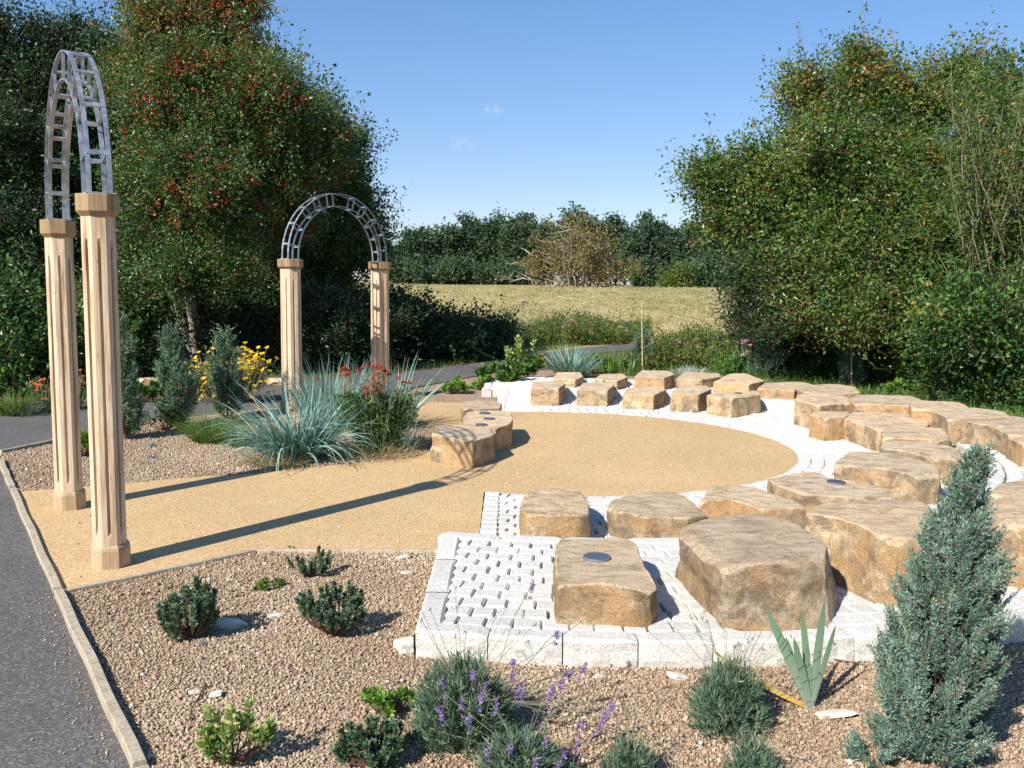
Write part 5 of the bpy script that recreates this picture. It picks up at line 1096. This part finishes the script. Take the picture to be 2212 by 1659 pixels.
# ---- flowering perennials
def flowers(label, name, cat, u, vb, wpx, vt, nst, seed, fmat, heads, fsize, leafm=HAWL, leaf=.06, per=26, hz=.45):
    b = at(u, vb, -.005); k = b.y / FPX; r = wpx / 2 * k; H = hpx(u, vt, b); rng = R(seed); c = np.array(tuple(b))
    root = thing(name, tuple(b), label, cat); mb = MB(); sm = MB(); fm = MB(); cm = MB(); tips = []
    for i in range(nst):
        a = rng.uniform(0, 6.283); q = rng.random() ** .6; tip = c + np.array([math.cos(a) * r * q, math.sin(a) * r * q * .7, H * rng.uniform(hz + .2, 1.0)])
        add_tube(sm, wiggle(c + (tip - c) * np.array([.3, .3, 0]), tip, 4, .05, rng), [.006, .005, .005, .004, .003], 4); m = per; t = rng.uniform(.1, .95, m)
        p = c + (tip - c) * np.array([.3, .3, 0]) + (tip - (c + (tip - c) * np.array([.3, .3, 0]))) * t[:, None] + rng.normal(size=(m, 3)) * .02
        add_leaves(mb, p, rng.normal(size=(m, 3)) + np.array([0, 0, .9]), leaf * rng.uniform(.6, 1.3, m), leaf * .25, rng, np.clip(rng.normal(.5, .2, m), 0, 1)); tips.append(tip)
    if isinstance(heads, int): hp = [tips[i] for i in rng.permutation(nst)[:heads]]
    else: hp = [np.array(tuple(wp(hu, hv, b.y + rng.normal() * .08))) + rng.normal(size=3) * hs for hu, hv, nn, hs in heads for _ in range(nn)]
    for h in hp:
        up_ = unit(np.array([rng.normal() * .35, -.35 + rng.normal() * .3, 1.0])); s_ = perp(up_[None], rng)[0]; t_ = np.cross(up_, s_); m = 9
        an = np.arange(m) * 6.283 / m; dd = np.cos(an)[:, None] * s_ + np.sin(an)[:, None] * t_ + up_ * .1
        side = unit(np.cross(dd, up_)); add_leaves(fm, np.tile(h, (m, 1)), dd, fsize * .5, fsize * .26, rng, rng.random(m), fold=.05, side=side)
        add_pebbles(cm, (h + up_ * fsize * .05)[None], np.array([fsize * .14]), rng, np.array([.1]))
        if not isinstance(heads, int): add_tube(sm, [c + (h - c) * np.array([.7, .7, .3]), h], [.004, .003], 4)
    mb.build('foliage', leafm, parent=root)['kind'] = 'stuff'; sm.build('stem', TWIGG, parent=root)
    fm.build('flower_heads', fmat, parent=root)['kind'] = 'stuff'; cm.build('flower_centres', BARK, parent=root)['kind'] = 'stuff'
flowers('bushy plant with clusters of dark red daisy flowers beside the blue grass', 'red_helenium', 'flower', 815, 978, 190, 838, 170, 151, REDF,
        [(806, 833, 26, .045), (798, 848, 12, .04), (745, 802, 12, .025), (820, 795, 16, .035), (830, 806, 8, .03), (785, 800, 5, .03), (812, 786, 4, .03), (878, 822, 3, .03), (905, 850, 2, .02), (858, 815, 3, .04)], .066, leafm=BRAMB, per=34, leaf=.075)
flowers('cloud of bright yellow flowers beyond the path behind the junipers', 'yellow_flower_bush', 'flower', 495, 868, 150, 775, 110, 152, YELF,
        [(535, 795, 70, .14), (515, 802, 45, .14), (455, 815, 75, .18), (430, 812, 40, .13), (475, 822, 55, .18), (548, 790, 35, .12), (520, 830, 30, .18), (440, 820, 40, .12), (500, 812, 60, .2), (540, 788, 50, .12), (450, 808, 50, .12)], .074, leafm=BRAMB, per=24)
flowers('spiky orange-red flowers between the two near posts', 'orange_flowers', 'flower', 100, 888, 90, 812, 34, 153, ORAF, [(88, 838, 14, .08), (98, 850, 12, .08), (84, 826, 6, .05), (165, 820, 8, .07)], .06, leafm=BRAMB, per=18)
flowers('low orange flowering plants behind the post at the left edge', 'orange_flowers', 'flower', 165, 880, 70, 800, 24, 154, ORAF, [(160, 812, 8, .08), (170, 830, 6, .08)], .055, leafm=BRAMB, per=18)
flowers('pink balsam flowers on tall stems beside the leaning juniper', 'pink_balsam', 'flower', 1612, 812, 60, 750, 18, 155, PINKF, [(1606, 738, 6, .06), (1614, 765, 5, .08), (1590, 780, 3, .05)], .10, leafm=YGREEN, leaf=.13, per=10)
flowers('mauve flower spikes at the right under the willow', 'mauve_flowers', 'flower', 2060, 872, 110, 835, 30, 156, LAVF, [(2040, 862, 14, .06), (2165, 800, 12, .08), (2190, 790, 8, .08)], .05, leafm=BRAMB, per=14)

# ---- the iris in the foreground
def iris():
    b = at(1752, 1530, -.004); root = thing('iris', tuple(b), 'single iris with broad grey-green sword leaves before the largest boulder', 'iris'); c = Vector(b)
    rng0 = R(5)
    def blade(tip_uv, w, mat, name='leaf', dY=0, bend=0, n=12):
        tip = wp(*tip_uv, b.y + dY); mb = MB(); V = []; side = Vector((1, .25, 0)).normalized()
        for i in range(n + 1):
            t = i / n; p = c.lerp(tip, t) + Vector((0, 0, 1)) * math.sin(t * math.pi) * bend
            d = (tip - c).normalized(); s = side - d * side.dot(d); s.normalize(); ww = w * (.62 + .75 * t - .35 * t * t) * (1 - t ** 5) ** .8 * (1 - t * .12) 
            nrm_ = d.cross(s)
            V += [tuple(p - s * ww / 2), tuple(p - nrm_ * .0012 * (1 - t)), tuple(p + s * ww / 2), tuple(p + nrm_ * .0012 * (1 - t))]
        F = [[i * 4 + j, i * 4 + (j + 1) % 4, (i + 1) * 4 + (j + 1) % 4, (i + 1) * 4 + j] for i in range(n) for j in range(4)]
        mb.add(V, F, np.repeat(np.linspace(.9, .35, n), 4)); return mb.build(name, mat, parent=root, smooth=False)
    for tu, w, m, dy in (((1655, 1312), .048, IRISM, .02), ((1733, 1318), .040, IRISM, .05), ((1781, 1296), .046, IRISM, .03), ((1806, 1348), .032, IRISM, .0), ((1714, 1376), .040, IRISM, -.04), ((1696, 1372), .026, IRISM, .03), ((1742, 1390), .034, IRISM, .0)):
        blade(tu, w, m, dY=dy)
    o = blade((1533, 1400), .030, IRISY, 'yellowing_leaf', dY=.10, bend=-.02); o['label'] = 'yellow withering leaf fallen to the left'
iris()

# ---- stones, slate and litter on the beds
def chip(name, label, u, v, wpx, mat, seed, flat=.35, asp=1.0, rotz=0.3, cat='stone', group=None, z=.0):
    b = at(u, v, z); rng = R(seed); s = wpx / 2 * b.y / FPX; import bmesh
    bm = bmesh.new(); bmesh.ops.create_icosphere(bm, subdivisions=2, radius=1)
    for w in bm.verts:
        q = w.co; d = max(abs(q.x * .8 + q.y * .35), abs(q.y * .9 - q.x * .2), abs(q.z)); q = q / max(d, .3) * .82
        nzv = noise.noise_vector(q * 1.4 + Vector((seed, 0, 0))) * .28; w.co = Vector(((q.x + nzv.x) * s, (q.y + nzv.y) * s * asp, (q.z + nzv.z) * s * flat))
    me = bpy.data.meshes.new(name); bm.to_mesh(me); bm.free(); me.materials.append(mat)
    o = bpy.data.objects.new(name, me); COL.objects.link(o); o.location = (b.x, b.y, z + s * flat * .35); o.rotation_euler = (rng.normal() * .15, rng.normal() * .15, rotz)
    return tag(o, label, cat, group)
CH = 'pale stone chips lying on the gravel'
chip('stone_chip', 'white stone in the shadow of the dense dark shrub', 498, 1352, 62, CHIP, 1, .4, .7, group=CH)
chip('stone_chip', 'pale flat chip right of the dense shrub shadow', 593, 1330, 32, CHIP, 2, .2, .6, group=CH)
chip('stone_chip', 'triangular pale chip beside a thin twig', 465, 1500, 44, CHIP, 3, .2, .5, -.5, group=CH)
chip('stone_chip', 'small pale chip left of the thin twig', 420, 1495, 24, CHIP, 4, .25, .9, group=CH)
chip('stone_chip', 'flat cream chip at the foot of the iris', 1795, 1543, 92, CHIP, 5, .12, .5, -.2, group=CH)
chip('stone_chip', 'grey flat stone below the front kerb', 1465, 1463, 46, CHIP, 6, .3, .6, group=CH)
chip('stone_chip', 'pale curled chip near the bottom edge right of centre', 2020, 1825 - 200, 24, CHIP, 7, .25, 1.4, group=CH)
chip('stone_chip', 'white stone close to the left end kerb', 870, 1205, 30, CHIP, 8, .35, .7, group=CH)
chip('stone_chip', 'small white stone below the one by the left end kerb', 878, 1238, 24, CHIP, 9, .35, .8, group=CH)
chip('stone_chip', 'small tan chip by the lavender foot', 1293, 1462, 24, CHIP, 10, .3, .7, group=CH)
chip('slate_chip', 'dark slate chip below the dense shrub', 440, 1392, 18, SLATE, 11, .5, .8, group='dark slate chips')
chip('slate_chip', 'dark slate chip on the bed behind the near posts', 333, 990, 26, SLATE, 12, .3, .6, group='dark slate chips')
chip('slate_chip', 'slate chip nearer the left juniper', 322, 965, 24, SLATE, 13, .3, .6, group='dark slate chips')
chip('fallen_leaf', 'rusty fallen leaf at the bottom of the gravel bed', 748, 1618, 40, DEADLEAF, 14, .10, .5, cat='leaf')
chip('fallen_leaf', 'dark rusty fallen leaf right of the other one', 820, 1620, 34, DEADLEAF, 15, .10, .5, .8, cat='leaf')
chip('rock', 'rounded pale rock beyond the path left of the yellow flowers', 325, 835, 60, STONE, 16, .55, .8, group='rocks in the bed beyond the path', cat='rock')
chip('rock', 'small flat rock beyond the path right of the yellow flowers', 600, 828, 46, STONE, 17, .4, .8, group='rocks in the bed beyond the path', cat='rock')
chip('corner_stone', 'smooth pale rounded stone tucked against the kerb corner', 876, 1402, 44, CHIP, 18, 1.0, 1.3, .2, cat='stone')
def stick(label, uv, r, seed, z=.008):
    rng = R(seed); pts = [at(u, v, z) for u, v in uv]; mb = MB(); add_tube(mb, pts, list(np.linspace(r, r * .4, len(pts))), 5)
    tag(mb.build('twig', TWIG, loc=tuple(pts[0])), label, 'twig', 'twigs lying on the gravel')
stick('thin forked brown twig lying on the front gravel', [(444, 1478), (430, 1505), (414, 1530), (410, 1560)], .0045, 1)
stick('short dark broken twig right of the dense shrub', [(690, 1262 + 105), (712, 1375), (736, 1368)], .005, 2)
stick('pale dry stalk behind the iris', [(1798, 1424), (1840, 1430), (1868, 1437)], .004, 3, .012)
